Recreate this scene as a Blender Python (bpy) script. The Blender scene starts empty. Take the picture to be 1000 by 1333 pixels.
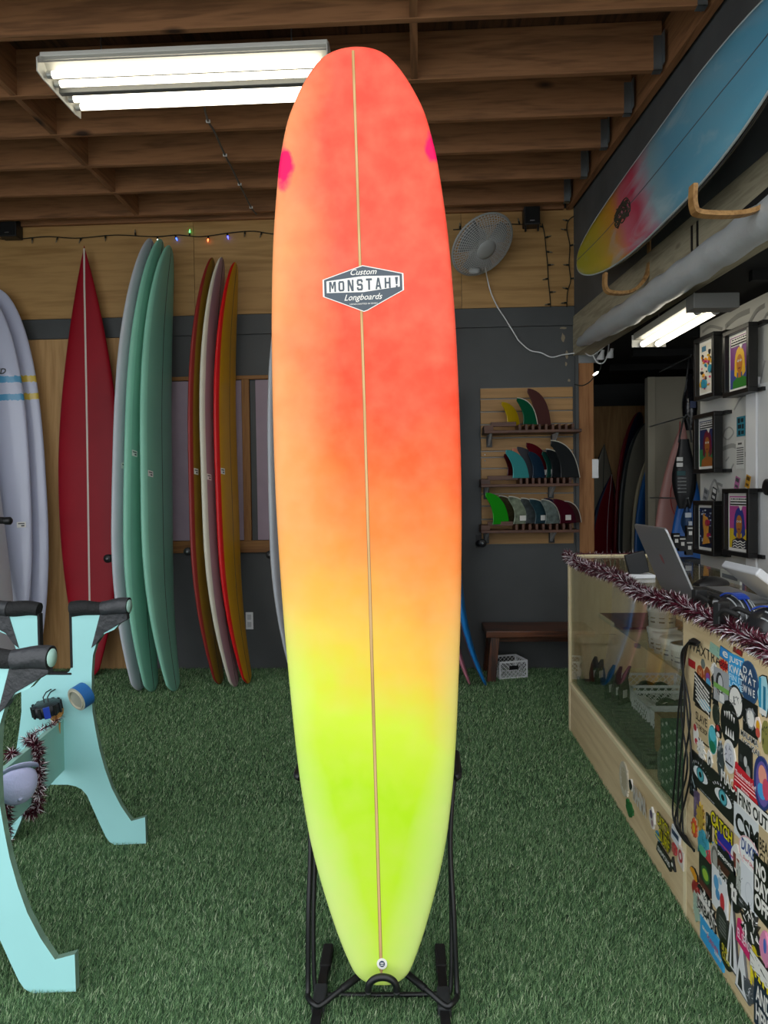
import bpy, math, random
import numpy as np
from mathutils import Vector, Matrix

random.seed(7)
rng = np.random.default_rng(7)
SC = bpy.context.scene
COL = SC.collection
PI = math.pi

# ------------------------------------------------------------------ camera
FPX = 950.0
CAM = Vector((0, 0, 1.63))
cam_d = bpy.data.cameras.new('camera')
cam = bpy.data.objects.new('camera', cam_d)
COL.objects.link(cam)
CR = Matrix.Rotation(0.0505, 3, 'Z') @ Matrix.Rotation(PI / 2 - 0.0274, 3, 'X') @ Matrix.Rotation(-0.013, 3, 'Z')
cam.matrix_world = Matrix.Translation(CAM) @ CR.to_4x4()
cam_d.sensor_fit = 'HORIZONTAL'
cam_d.sensor_width = 36.0
cam_d.lens = FPX / 1000.0 * 36.0
cam_d.clip_start = 0.05
SC.camera = cam

# ------------------------------------------------------------------ sky and exposure
world = bpy.data.worlds.new('overcast_sky')
SC.world = world
world.use_nodes = True
wb = world.node_tree.nodes['Background']
wb.inputs['Color'].default_value = (0.93, 0.97, 1.0, 1)
wb.inputs['Strength'].default_value = 2.0
vs = SC.view_settings
vs.view_transform = 'Standard'
vs.look = 'None'
vs.gamma = 1.0
vs.use_curve_mapping = False
vs.exposure = 0.0
SC.cycles.max_bounces = 12
SC.cycles.diffuse_bounces = 5
SC.cycles.transparent_max_bounces = 16


# ------------------------------------------------------------------ measuring helpers
def ray(x, y):
    return CR @ Vector(((x - 500) / FPX, -(y - 666.5) / FPX, -1))


def at_depth(x, y, Y):
    d = ray(x, y)
    return CAM + d * (Y / d.y)


def at_side(x, y, X):
    d = ray(x, y)
    return CAM + d * (X / d.x)


def at_height(x, y, Z):
    d = ray(x, y)
    return CAM + d * ((Z - CAM.z) / d.z)


def at_plane(x, y, p0, n):
    d = ray(x, y)
    return CAM + d * ((Vector(p0) - CAM).dot(n) / d.dot(n))


def lin(h):
    h = h.lstrip('#')
    out = []
    for k in (0, 2, 4):
        c = int(h[k:k + 2], 16) / 255
        out.append(c / 12.92 if c <= 0.04045 else ((c + 0.055) / 1.055) ** 2.4)
    return (*out, 1.0)


# ------------------------------------------------------------------ materials
MATS = {}


def mat(name, col, rough=0.5, metal=0.0, bump=0.0, bscale=60.0, var=0.0, vscale=6.0, coat=0.0, emit=0.0, spec=0.5):
    if name in MATS:
        return MATS[name]
    m = bpy.data.materials.new(name)
    m.use_nodes = True
    nt = m.node_tree
    p = nt.nodes['Principled BSDF']
    c = lin(col) if isinstance(col, str) else col
    p.inputs['Base Color'].default_value = c
    p.inputs['Roughness'].default_value = rough
    p.inputs['Metallic'].default_value = metal
    p.inputs['Coat Weight'].default_value = coat
    p.inputs['Coat Roughness'].default_value = 0.08
    p.inputs['Specular IOR Level'].default_value = spec
    if emit:
        p.inputs['Emission Color'].default_value = c
        p.inputs['Emission Strength'].default_value = emit
    if var or bump:
        tc = nt.nodes.new('ShaderNodeTexCoord')
        if var:
            n = nt.nodes.new('ShaderNodeTexNoise')
            n.inputs['Scale'].default_value = vscale
            n.inputs['Detail'].default_value = 6
            nt.links.new(tc.outputs['Object'], n.inputs['Vector'])
            r = nt.nodes.new('ShaderNodeMapRange')
            r.inputs[1].default_value = 0.3
            r.inputs[2].default_value = 0.7
            r.inputs[3].default_value = 1 - var
            r.inputs[4].default_value = 1 + var
            nt.links.new(n.outputs['Fac'], r.inputs[0])
            mx = nt.nodes.new('ShaderNodeVectorMath')
            mx.operation = 'SCALE'
            mx.inputs[0].default_value = c[:3]
            nt.links.new(r.outputs[0], mx.inputs['Scale'])
            nt.links.new(mx.outputs[0], p.inputs['Base Color'])
        if bump:
            n2 = nt.nodes.new('ShaderNodeTexNoise')
            n2.inputs['Scale'].default_value = bscale
            n2.inputs['Detail'].default_value = 4
            nt.links.new(tc.outputs['Object'], n2.inputs['Vector'])
            b = nt.nodes.new('ShaderNodeBump')
            b.inputs['Strength'].default_value = bump
            b.inputs['Distance'].default_value = 0.01
            nt.links.new(n2.outputs['Fac'], b.inputs['Height'])
            nt.links.new(b.outputs[0], p.inputs['Normal'])
    MATS[name] = m
    return m


def wood(name, c1, c2, axis='X', scale=1.0, rough=0.6, knots=True, coat=0.0):
    if name in MATS:
        return MATS[name]
    m = bpy.data.materials.new(name)
    m.use_nodes = True
    nt = m.node_tree
    N = nt.nodes.new
    L = nt.links.new
    p = nt.nodes['Principled BSDF']
    p.inputs['Roughness'].default_value = rough
    p.inputs['Coat Weight'].default_value = coat
    tc = N('ShaderNodeTexCoord')
    oi = N('ShaderNodeObjectInfo')
    off = N('ShaderNodeVectorMath')
    off.operation = 'MULTIPLY_ADD'
    cx = N('ShaderNodeCombineXYZ')
    for k in range(3):
        L(oi.outputs['Random'], cx.inputs[k])
    off.inputs[1].default_value = (17, 13, 11)
    L(cx.outputs[0], off.inputs[0])
    L(tc.outputs['Object'], off.inputs[2])
    mp = N('ShaderNodeMapping')
    s = [7.0 * scale] * 3
    s['XYZ'.index(axis)] = 0.55 * scale
    mp.inputs['Scale'].default_value = s
    L(off.outputs[0], mp.inputs['Vector'])
    n = N('ShaderNodeTexNoise')
    n.inputs['Scale'].default_value = 1.6
    n.inputs['Detail'].default_value = 3
    n.inputs['Distortion'].default_value = 0.8
    L(mp.outputs[0], n.inputs['Vector'])
    w = N('ShaderNodeMath')
    w.operation = 'MULTIPLY'
    w.inputs[1].default_value = 16
    L(n.outputs['Fac'], w.inputs[0])
    sn = N('ShaderNodeMath')
    sn.operation = 'SINE'
    L(w.outputs[0], sn.inputs[0])
    fine = N('ShaderNodeTexNoise')
    fine.inputs['Scale'].default_value = 9
    fine.inputs['Detail'].default_value = 5
    L(mp.outputs[0], fine.inputs['Vector'])
    ad = N('ShaderNodeMath')
    ad.operation = 'MULTIPLY_ADD'
    ad.inputs[1].default_value = 0.22
    L(sn.outputs[0], ad.inputs[0])
    L(fine.outputs['Fac'], ad.inputs[2])
    rp = N('ShaderNodeValToRGB')
    rp.color_ramp.elements[0].position = 0.25
    rp.color_ramp.elements[0].color = lin(c2)
    rp.color_ramp.elements[1].position = 0.75
    rp.color_ramp.elements[1].color = lin(c1)
    L(ad.outputs[0], rp.inputs[0])
    last = rp.outputs[0]
    if knots:
        mp2 = N('ShaderNodeMapping')
        s2 = [3.6 * scale] * 3
        s2['XYZ'.index(axis)] = 1.5 * scale
        mp2.inputs['Scale'].default_value = s2
        L(off.outputs[0], mp2.inputs['Vector'])
        vo = N('ShaderNodeTexVoronoi')
        vo.inputs['Scale'].default_value = 1.0
        L(mp2.outputs[0], vo.inputs['Vector'])
        kr = N('ShaderNodeMapRange')
        kr.inputs[1].default_value = 0.05
        kr.inputs[2].default_value = 0.13
        L(vo.outputs['Distance'], kr.inputs[0])
        mix = N('ShaderNodeMixRGB')
        mix.inputs[1].default_value = lin('3a2414')
        L(kr.outputs[0], mix.inputs[0])
        L(last, mix.inputs[2])
        last = mix.outputs[0]
    L(last, p.inputs['Base Color'])
    b = N('ShaderNodeBump')
    b.inputs['Strength'].default_value = 0.15
    b.inputs['Distance'].default_value = 0.004
    L(ad.outputs[0], b.inputs['Height'])
    L(b.outputs[0], p.inputs['Normal'])
    MATS[name] = m
    return m


def glass(name, tint='e6efe9', ior=1.45):
    if name in MATS:
        return MATS[name]
    m = bpy.data.materials.new(name)
    m.use_nodes = True
    nt = m.node_tree
    N = nt.nodes.new
    for n in list(nt.nodes):
        nt.nodes.remove(n)
    o = N('ShaderNodeOutputMaterial')
    t = N('ShaderNodeBsdfTransparent')
    t.inputs[0].default_value = lin(tint)
    g = N('ShaderNodeBsdfGlossy')
    g.inputs['Roughness'].default_value = 0.0
    ge = N('ShaderNodeNewGeometry')
    dp = N('ShaderNodeVectorMath')
    dp.operation = 'DOT_PRODUCT'
    nt.links.new(ge.outputs['Normal'], dp.inputs[0])
    nt.links.new(ge.outputs['Incoming'], dp.inputs[1])
    ab = N('ShaderNodeMath')
    ab.operation = 'ABSOLUTE'
    nt.links.new(dp.outputs['Value'], ab.inputs[0])
    iv = N('ShaderNodeMath')
    iv.operation = 'SUBTRACT'
    iv.inputs[0].default_value = 1.0
    nt.links.new(ab.outputs[0], iv.inputs[1])
    pw = N('ShaderNodeMath')
    pw.operation = 'POWER'
    pw.inputs[1].default_value = 5.0
    nt.links.new(iv.outputs[0], pw.inputs[0])
    f0 = ((ior - 1) / (ior + 1)) ** 2
    fr = N('ShaderNodeMath')
    fr.operation = 'MULTIPLY_ADD'
    fr.inputs[1].default_value = 1 - f0
    fr.inputs[2].default_value = f0
    nt.links.new(pw.outputs[0], fr.inputs[0])
    mx = N('ShaderNodeMixShader')
    nt.links.new(fr.outputs[0], mx.inputs[0])
    nt.links.new(t.outputs[0], mx.inputs[1])
    nt.links.new(g.outputs[0], mx.inputs[2])
    nt.links.new(mx.outputs[0], o.inputs[0])
    MATS[name] = m
    return m


# ------------------------------------------------------------------ mesh builder
class MB:
    def __init__(self):
        self.v, self.f, self.m, self.s = [], [], [], []

    def add(self, verts, faces, mi=0, smooth=False, M=None):
        b = len(self.v)
        for p in verts:
            p = Vector(p)
            self.v.append(M @ p if M is not None else p)
        for k, fc in enumerate(faces):
            self.f.append([b + i for i in fc])
            self.m.append(mi[k] if isinstance(mi, (list, tuple)) else mi)
            self.s.append(smooth)
        return self

    def box(self, lo, hi, mi=0, M=None):
        x0, y0, z0 = lo
        x1, y1, z1 = hi
        return self.add([(x0, y0, z0), (x1, y0, z0), (x1, y1, z0), (x0, y1, z0), (x0, y0, z1), (x1, y0, z1), (x1, y1, z1), (x0, y1, z1)],
                        [(0, 3, 2, 1), (4, 5, 6, 7), (0, 1, 5, 4), (1, 2, 6, 5), (2, 3, 7, 6), (3, 0, 4, 7)], mi, False, M)

    def bar(self, p, q, w, h, up=(0, 0, 1), mi=0):
        p, q = Vector(p), Vector(q)
        z = (q - p).normalized()
        x = Vector(up).cross(z)
        if x.length < 1e-4:
            x = Vector((1, 0, 0)).cross(z)
        x.normalize()
        y = z.cross(x)
        M = Matrix((x, y, z)).transposed().to_4x4()
        M.translation = p
        return self.box((-w / 2, -h / 2, 0), (w / 2, h / 2, (q - p).length), mi, M)

    def tube(self, pts, r, n=8, closed=False, mi=0):
        pts = [Vector(p) for p in pts]
        rs = r if isinstance(r, (list, tuple)) else [r] * len(pts)
        vs_, fs = [], []
        k = len(pts)
        ref = None
        for i, p in enumerate(pts):
            a = pts[(i - 1) % k] if (closed or i > 0) else p
            c = pts[(i + 1) % k] if (closed or i < k - 1) else p
            t = (c - a).normalized()
            if ref is None:
                ref = Vector((0, 0, 1)) if abs(t.z) < 0.9 else Vector((1, 0, 0))
            x = (ref - t * ref.dot(t)).normalized()
            y = t.cross(x)
            ref = x
            for j in range(n):
                an = 2 * PI * j / n
                vs_.append(p + (x * math.cos(an) + y * math.sin(an)) * rs[i])
        for i in range(k if closed else k - 1):
            for j in range(n):
                a, b2 = i * n + j, i * n + (j + 1) % n
                c, d = ((i + 1) % k) * n + (j + 1) % n, ((i + 1) % k) * n + j
                fs.append((a, b2, c, d))
        self.add(vs_, fs, mi, True)
        if not closed:
            self.add(vs_[:n], [tuple(range(n))[::-1]], mi)
            self.add(vs_[-n:], [tuple(range(n))], mi)
        return self

    def lathe(self, prof, n=24, M=None, mi=0, smooth=True):
        vs_, fs = [], []
        for (r, z) in prof:
            for j in range(n):
                a = 2 * PI * j / n
                vs_.append((r * math.cos(a), r * math.sin(a), z))
        for i in range(len(prof) - 1):
            for j in range(n):
                fs.append((i * n + j, i * n + (j + 1) % n, (i + 1) * n + (j + 1) % n, (i + 1) * n + j))
        self.add(vs_, fs, mi, smooth, M)
        if prof[0][0] > 1e-5:
            self.add(vs_[:n], [tuple(range(n))[::-1]], mi, False, M)
        if prof[-1][0] > 1e-5:
            self.add(vs_[-n:], [tuple(range(n))], mi, False, M)
        return self

    def prism(self, poly, t, M=None, mi=0, mside=None):
        n = len(poly)
        vs_ = [(p[0], p[1], 0) for p in poly] + [(p[0], p[1], t) for p in poly]
        fs = [tuple(range(n))[::-1], tuple(range(n, 2 * n))] + [(i, (i + 1) % n, n + (i + 1) % n, n + i) for i in range(n)]
        ms = mi if mside is None else [mi, mi] + [mside] * n
        return self.add(vs_, fs, ms, False, M)

    def text(self, s, size, M=None, mi=0, sx=1.0, shear=0.0, bold=0.0, ext=0.0006, align='CENTER'):
        cu = bpy.data.curves.new('lettering', 'FONT')
        cu.body = s
        cu.size = size
        cu.align_x = align
        cu.align_y = 'CENTER'
        cu.shear = shear
        cu.offset = bold * size
        cu.extrude = 0
        cu.resolution_u = 3
        ob = bpy.data.objects.new('lettering', cu)
        COL.objects.link(ob)
        dg = bpy.context.evaluated_depsgraph_get()
        me = bpy.data.meshes.new_from_object(ob.evaluated_get(dg))
        vs_ = [(v.co.x * sx, v.co.y, ext) for v in me.vertices]
        fs = [tuple(p.vertices) for p in me.polygons]
        bpy.data.objects.remove(ob)
        bpy.data.curves.remove(cu)
        bpy.data.meshes.remove(me)
        return self.add(vs_, fs, mi, False, M)

    def build(self, name, mats, parent=None, bevel=0.0, seg=2):
        me = bpy.data.meshes.new(name)
        me.from_pydata([tuple(p) for p in self.v], [], self.f)
        if not isinstance(mats, (list, tuple)):
            mats = [mats]
        for m in mats:
            me.materials.append(m)
        me.polygons.foreach_set('material_index', self.m)
        me.polygons.foreach_set('use_smooth', self.s)
        me.update()
        o = bpy.data.objects.new(name, me)
        COL.objects.link(o)
        if parent is not None:
            o.parent = parent
        if bevel:
            md = o.modifiers.new('bevel', 'BEVEL')
            md.width = bevel
            md.segments = seg
            md.limit_method = 'ANGLE'
        return o


def tag(o, label=None, cat=None, group=None, kind=None):
    if label:
        o['label'] = label
    if cat:
        o['category'] = cat
    if group:
        o['group'] = group
    if kind:
        o['kind'] = kind
    return o


def thing(name, loc, label, cat, group=None, M=None):
    o = bpy.data.objects.new(name, None)
    COL.objects.link(o)
    o.empty_display_size = 0.1
    if M is not None:
        o.matrix_world = M
    else:
        o.location = loc
    tag(o, label, cat, group)
    return o


def struct(o):
    o['kind'] = 'structure'
    return o


def basis(p, x, y, z):
    M = Matrix((Vector(x).normalized(), Vector(y).normalized(), Vector(z).normalized())).transposed().to_4x4()
    M.translation = Vector(p)
    return M


def smooth_path(pts, k=6, closed=False):
    pts = [Vector(p) for p in pts]
    out = []
    n = len(pts)
    for i in range(n if closed else n - 1):
        p0 = pts[(i - 1) % n] if (closed or i > 0) else pts[0]
        p1, p2 = pts[i], pts[(i + 1) % n]
        p3 = pts[(i + 2) % n] if (closed or i < n - 2) else pts[-1]
        for j in range(k):
            t = j / k
            out.append(0.5 * ((2 * p1) + (p2 - p0) * t + (2 * p0 - 5 * p1 + 4 * p2 - p3) * t * t + (3 * p1 - p0 - 3 * p2 + p3) * t ** 3))
    if not closed:
        out.append(pts[-1])
    return out


def ellipse(w, h, n=20, c=(0, 0)):
    return [(c[0] + w / 2 * math.cos(2 * PI * i / n), c[1] + h / 2 * math.sin(2 * PI * i / n)) for i in range(n)]


def rect(w, h, c=(0, 0)):
    return [(c[0] - w / 2, c[1] - h / 2), (c[0] + w / 2, c[1] - h / 2), (c[0] + w / 2, c[1] + h / 2), (c[0] - w / 2, c[1] + h / 2)]


# common materials
BLACK = mat('black_paint', '17181a', 0.45)
BLACKM = mat('black_powdercoat', '101214', 0.4, bump=0.05, bscale=200)
RUBBER = mat('black_rubber', '121212', 0.75)
WHITE = mat('white_plastic', 'eef0f2', 0.4)
STEEL = mat('galvanised_steel', '9aa0a3', 0.42, 0.85, bump=0.1, bscale=30)
PAPER = mat('white_paper', 'f2f1ec', 0.7)

# ================================================================== STRUCTURE
YB = 6.67                      # back wall
RY = 2.05                      # unseen street edge of roof and left wall, set back for sky light
CZ = 4.12                      # underside of joists
KX = 0.075                     # right side of the building runs off square
RU = Vector((KX, -1, 0)).normalized()      # along the right wall, towards the street
RN = Vector((-1, -KX, 0)).normalized()     # from the right wall into the shop


def rw(d, off, z):
    p = Vector((1.40, YB, 0)) + RU * d + RN * off
    p.z = z
    return p


JW = wood('joist_timber', 'a0704a', '7c5536', 'X', 1.0, 0.75)
PLY = wood('plywood_sheet', 'bb935b', 'a17a45', 'X', 0.6, 0.6, knots=False)
PLYV = wood('birch_panel', 'c49b66', 'ac8350', 'Z', 0.7, 0.6, knots=False)
DARK = mat('charcoal_wall_paint', '4a4d4e', 0.55, var=0.12, vscale=2.2, bump=0.05, bscale=30)
DARK2 = mat('black_wall_paint', '2a2c2d', 0.5, var=0.18, vscale=2.0)
CONC = mat('concrete', '8e8c86', 0.85, var=0.12, vscale=3.0)

# floor slab and an unseen street apron, added pale to bounce light in
fl = struct(MB().box((-5.2, -0.6, -0.12), (5.2, 9.6, -0.005)).build('floor', CONC))
ap = struct(MB().box((-14, -16, -0.14), (14, -0.6, -0.02)).build('bounce_apron', mat('bounce_concrete', 'c2c1bb', 0.9, var=0.08)))

# artificial turf
def turf():
    m = bpy.data.materials.new('turf_fibre')
    m.use_nodes = True
    nt = m.node_tree
    p = nt.nodes['Principled BSDF']
    p.inputs['Roughness'].default_value = 0.5
    p.inputs['Specular IOR Level'].default_value = 0.35
    g = nt.nodes.new('ShaderNodeNewGeometry')
    r = nt.nodes.new('ShaderNodeValToRGB')
    e = r.color_ramp.elements
    e[0].position, e[0].color = 0.0, lin('3f5e3f')
    e[1].position, e[1].color = 1.0, lin('d6e2c0')
    for ps, c in ((0.35, '587e54'), (0.7, '789f6c'), (0.9, '9abb88')):
        x = e.new(ps)
        x.color = lin(c)
    nt.links.new(g.outputs['Random Per Island'], r.inputs[0])
    nt.links.new(r.outputs[0], p.inputs['Base Color'])
    V = []
    def patch(x0, x1, y0, y1, dens, h, w):
        n = int((x1 - x0) * (y1 - y0) * dens)
        px = rng.uniform(x0, x1, n)
        py = rng.uniform(y0, y1, n)
        keep = ~((px > 1.0) & (py < 4.95)) & ~((px > 1.40) & (py > YB - 0.02))
        px, py = px[keep], py[keep]
        n = len(px)
        a = rng.uniform(0, 2 * PI, n)
        hh = h * rng.uniform(0.55, 1.15, n)
        lean = rng.uniform(0.2, 1.1, n) * hh
        la = rng.normal(0.6, 1.3, n)
        ww = w * rng.uniform(0.7, 1.3, n)
        T = np.zeros((n, 3, 3))
        T[:, 0] = np.stack([px - np.cos(a) * ww, py - np.sin(a) * ww, np.full(n, -0.003)], 1)
        T[:, 1] = np.stack([px + np.cos(a) * ww, py + np.sin(a) * ww, np.full(n, -0.003)], 1)
        T[:, 2] = np.stack([px + np.cos(la) * lean, py + np.sin(la) * lean, hh], 1)
        V.append(T.reshape(-1, 3))
    patch(-2.3, 1.0, 1.75, 2.7, 62000, 0.021, 0.0016)
    patch(-2.6, 1.0, 2.7, 3.7, 42000, 0.021, 0.002)
    patch(-3.4, 1.0, 3.7, 5.0, 22000, 0.022, 0.0026)
    patch(-4.5, 1.4, 5.0, YB - 0.01, 15000, 0.024, 0.0032)
    V = np.concatenate(V).astype(np.float32)
    nv = len(V)
    me = bpy.data.meshes.new('turf')
    me.vertices.add(nv)
    me.vertices.foreach_set('co', V.ravel())
    me.loops.add(nv)
    me.loops.foreach_set('vertex_index', np.arange(nv, dtype=np.int32))
    me.polygons.add(nv // 3)
    me.polygons.foreach_set('loop_start', np.arange(0, nv, 3, dtype=np.int32))
    me.materials.append(m)
    me.update(calc_edges=True)
    me.validate()
    o = bpy.data.objects.new('artificial_turf', me)
    COL.objects.link(o)
    tag(o, 'short green artificial turf covering the shop floor', 'turf', kind='stuff')
    b = MB().box((-5.1, -0.5, -0.005), (1.4, YB, 0.001)).build('turf_backing', mat('turf_backing', '385238', 0.9, var=0.25, vscale=9, bump=0.6, bscale=160), o)
    return o
turf()

# back wall
wb_ = struct(MB().box((-5.2, YB, 0), (1.40, YB + 0.12, CZ + 0.3)).build('wall_back', DARK))
x_prev = -5.2
for x1 in (-2.05, 0.39, 1.395):
    MB().box((x_prev + 0.002, YB - 0.014, 3.275), (x1 - 0.002, YB, CZ + 0.02)).build('plywood_panel', PLY, wb_)
    x_prev = x1
MB().box((-5.2, YB - 0.022, 3.09), (-0.2, YB, 3.27)).build('ledger_board', DARK, wb_, 0.003)
MB().box((-0.198, YB - 0.022, 3.10), (1.395, YB, 3.27)).build('ledger_board', DARK, wb_, 0.003)
MB().box((-5.2, YB - 0.016, 0), (-3.62, YB, 3.085)).build('birch_panel', PLYV, wb_)
MB().box((-3.617, YB - 0.016, 0), (-2.72, YB, 3.085)).build('birch_panel', PLYV, wb_)
MB().box((-1.2, YB - 0.008, 0), (-0.02, YB, 3.09)).build('wall_panel', DARK, wb_)
MB().box((-0.016, YB - 0.008, 0), (1.395, YB, 3.095)).build('wall_panel', DARK, wb_)
# chipped paint beside the corner
ch = MB()
for (px, py, w, h) in ((733, 427, 12, 3), (733, 440, 5, 14), (738, 462, 4, 12), (737, 474, 3, 6), (741, 495, 4, 4)):
    c = at_depth(px, py, YB - 0.009)
    k = YB / FPX
    ch.prism([(w * k / 2 * math.cos(a) * random.uniform(.6, 1.1), h * k / 2 * math.sin(a) * random.uniform(.6, 1.1)) for a in [i * PI / 5 for i in range(10)]], 0.001,
             basis(c, (1, 0, 0), (0, 0, 1), (0, -1, 0)))
ch.build('chipped_paint', mat('bare_plaster', '9c8f78', 0.9), wb_)

# boarded-up window with timber frame behind the boards
OAK = wood('pine_trim', '9a6c36', '7d5226', 'Z', 1.0, 0.6)
OAKX = wood('pine_trim_across', '9a6c36', '7d5226', 'X', 1.0, 0.6)
LAV = mat('lavender_board', 'a898a6', 0.7, var=0.05)
wn = struct(MB().box((-2.34, YB - 0.012, 1.12), (-0.9, YB, 2.70)).build('window_1', DARK))
MB().box((-2.36, YB - 0.05, 2.675), (-0.9, YB - 0.012, 2.71)).build('frame_rail', OAKX, wn, 0.003)
MB().box((-2.36, YB - 0.05, 1.09), (-0.9, YB - 0.012, 1.20)).build('frame_rail', OAKX, wn, 0.003)
MB().box((-1.625, YB - 0.05, 1.20), (-1.555, YB - 0.012, 2.675)).build('mullion', OAK, wn, 0.003)
MB().box((-2.36, YB - 0.05, 1.20), (-2.31, YB - 0.012, 2.675)).build('frame_stile', OAK, wn, 0.003)
MB().box((-2.305, YB - 0.028, 1.205), (-1.63, YB - 0.012, 2.67)).build('board_panel', LAV, wn)
MB().box((-1.50, YB - 0.028, 1.205), (-0.9, YB - 0.012, 2.67)).build('board_panel', LAV, wn)
ou = thing('wall_outlet', (0, 0, 0), 'white outlet plate low on the charcoal wall', 'outlet')
c = at_depth(325, 808, YB)
MB().box((c.x - .035, YB - 0.008, c.z - .08), (c.x + .035, YB, c.z + .08)).build('cover_plate', WHITE, ou, 0.003)
for dz in (-.035, .035):
    MB().box((c.x - .018, YB - 0.011, c.z + dz - .024), (c.x + .018, YB - .007, c.z + dz + .024)).build('socket', mat('outlet_grey', 'c9cccf', 0.5), ou, 0.003)

# left wall
struct(MB().box((-5.2, RY - .14, 0), (-5.05, YB, CZ + 0.3)).build('wall_left', mat('left_wall_paint', '6d6a64', 0.7)))

# ceiling: deck, joists, blocking, hangers
ce = struct(MB().box((-5.2, RY, CZ + 0.29), (2.2, YB + 0.12, CZ + 0.36)).build('ceiling', wood('roof_deck', '5b3b22', '3a2413', 'Y', 1.0, 0.8, knots=False)))
JY = [6.45, 5.955, 5.465, 4.985, 4.49, 3.915, 3.43, 2.94, 2.45]
for k, y in enumerate(JY):
    xr = 1.30 + KX * (YB - y)
    j = MB().box((-5.05, y, CZ), (xr, y + 0.042, CZ + 0.288)).build('joist', JW, ce, 0.003, 1)
    if k < 6:
        hg = MB()
        hg.box((xr - 0.05, y - 0.003, CZ - 0.003), (xr + 0.002, y, CZ + 0.2))
        hg.box((xr - 0.05, y - 0.003, CZ - 0.003), (xr + 0.002, y + 0.045, CZ))
        hg.box((xr - 0.001, y - 0.05, CZ + 0.02), (xr + 0.002, y + 0.09, CZ + 0.21))
        hg.build('joist_hanger', STEEL, j)
MB().box((-5.05, YB - 0.06, CZ), (1.3, YB - 0.018, CZ + 0.288)).build('joist', JW, ce, 0.003, 1)
JB = wood('blocking_timber', 'a0704a', '7c5536', 'Y', 1.0, 0.75)
for k in range(len(JY) - 1):
    if JY[k] > 3.4:
        MB().box((-2.52, JY[k + 1] + 0.042, CZ + 0.004), (-2.478, JY[k], CZ + 0.285)).build('blocking', JB, ce)
for k in (4, 5):
    MB().box((-0.03, JY[k + 1] + 0.042, CZ + 0.004), (0.012, JY[k], CZ + 0.285)).build('blocking', JB, ce)
# ledger along the right wall
MB().bar(rw(0.02, 0.055, CZ + 0.144), rw(4.55, 0.055, CZ + 0.144), 0.045, 0.29).build('ledger', wood('ledger_timber', 'a0704a', '7c5536', 'Y', 1.0, 0.75), ce)
# upper wall above the beam
struct(MB().bar(rw(0, -0.02, 3.9), rw(4.55, -0.02, 3.9), 0.06, 0.96 + .5).build('wall_right', mat('weathered_charcoal_paint', '565a5c', .6, var=.22, vscale=2.5)))
# unseen header over the street opening, kept high to admit more sky
struct(MB().box((-5.2, RY - .14, 3.95), (1.75, RY, CZ + 0.36)).build('wall_front', DARK))

# post and beam
POST = wood('post_timber', 'a9774a', '8a5930', 'Z', 1.0, 0.7)
po = struct(MB().box((1.425, YB - 0.02, 0), (1.56, YB + 0.12, 2.80)).build('timber_post', POST, None, 0.006))
MB().box((1.395, YB - 0.03, 0), (1.424, YB + 0.1, 3.2)).build('trim_strip', DARK, po)
bk = MB()
bk.box((1.42, YB - 0.028, 2.76), (1.60, YB - 0.02, 2.86))
for (dx, dz) in ((.03, .02), (.09, .02), (.15, .02), (.03, .08), (.09, .08), (.15, .08)):
    bk.box((1.42 + dx - .006, YB - .032, 2.76 + dz - .006), (1.42 + dx + .006, YB - .028, 2.76 + dz + .006))
bk.build('post_bracket', STEEL, po)
BEAM = wood('painted_beam', 'b0a78d', '958d76', 'Y', 1.2, 0.75)
be = struct(MB().bar(rw(0.0, -0.06, 3.005), rw(4.55, -0.06, 3.005), 0.16, 0.35).build('support_beam', BEAM, None, 0.006))
for d in (2.4, 2.47):
    MB().bar(rw(d, 0.021, 2.95), rw(d, 0.021, 3.12), 0.02, 0.006, RN).build('beam_slot', BLACK, be)

# foil duct strapped along the beam
FOIL = mat('foil_duct', 'c4cacd', 0.36, 0.15, bump=0.6, bscale=12)
pts, rad = [], []
for i in range(46):
    t = i / 45
    d = 0.28 + t * 4.2
    r = 0.03 + 0.055 * min(1, t / 0.22) ** 0.7
    pts.append(rw(d, 0.02 + r * 0.65, 2.885 - 0.05 * min(1, t / .3) + 0.006 * math.sin(i * 1.7)))
    rad.append(r * (1 + 0.03 * math.sin(i * 2.3)))
du = MB().tube(pts, rad, 20).build('foil_duct', FOIL)
tag(du, 'silver foil wrapped duct running along the timber beam', 'duct')

# ================================================================== SURFBOARDS
def gen_profile(L, W, nose='round', tail=0.42):
    out = []
    n = 60
    for i in range(n + 1):
        u = 0.5 - 0.5 * math.cos(PI * i / n)
        if u >= 0.46:
            x = (u - 0.46) / 0.54
            w = (1 - x ** 2.9) ** 0.5 if nose == 'round' else (1 - x ** 1.75) ** 0.98
        else:
            x = (0.46 - u) / 0.46
            w = 1 - (1 - tail) * x ** 2.3
            w *= min(1, (1 - x) / 0.035) ** 0.45 if x > 0.965 else 1
        out.append((u * L, max(w * W, 0.004)))
    return out


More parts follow.
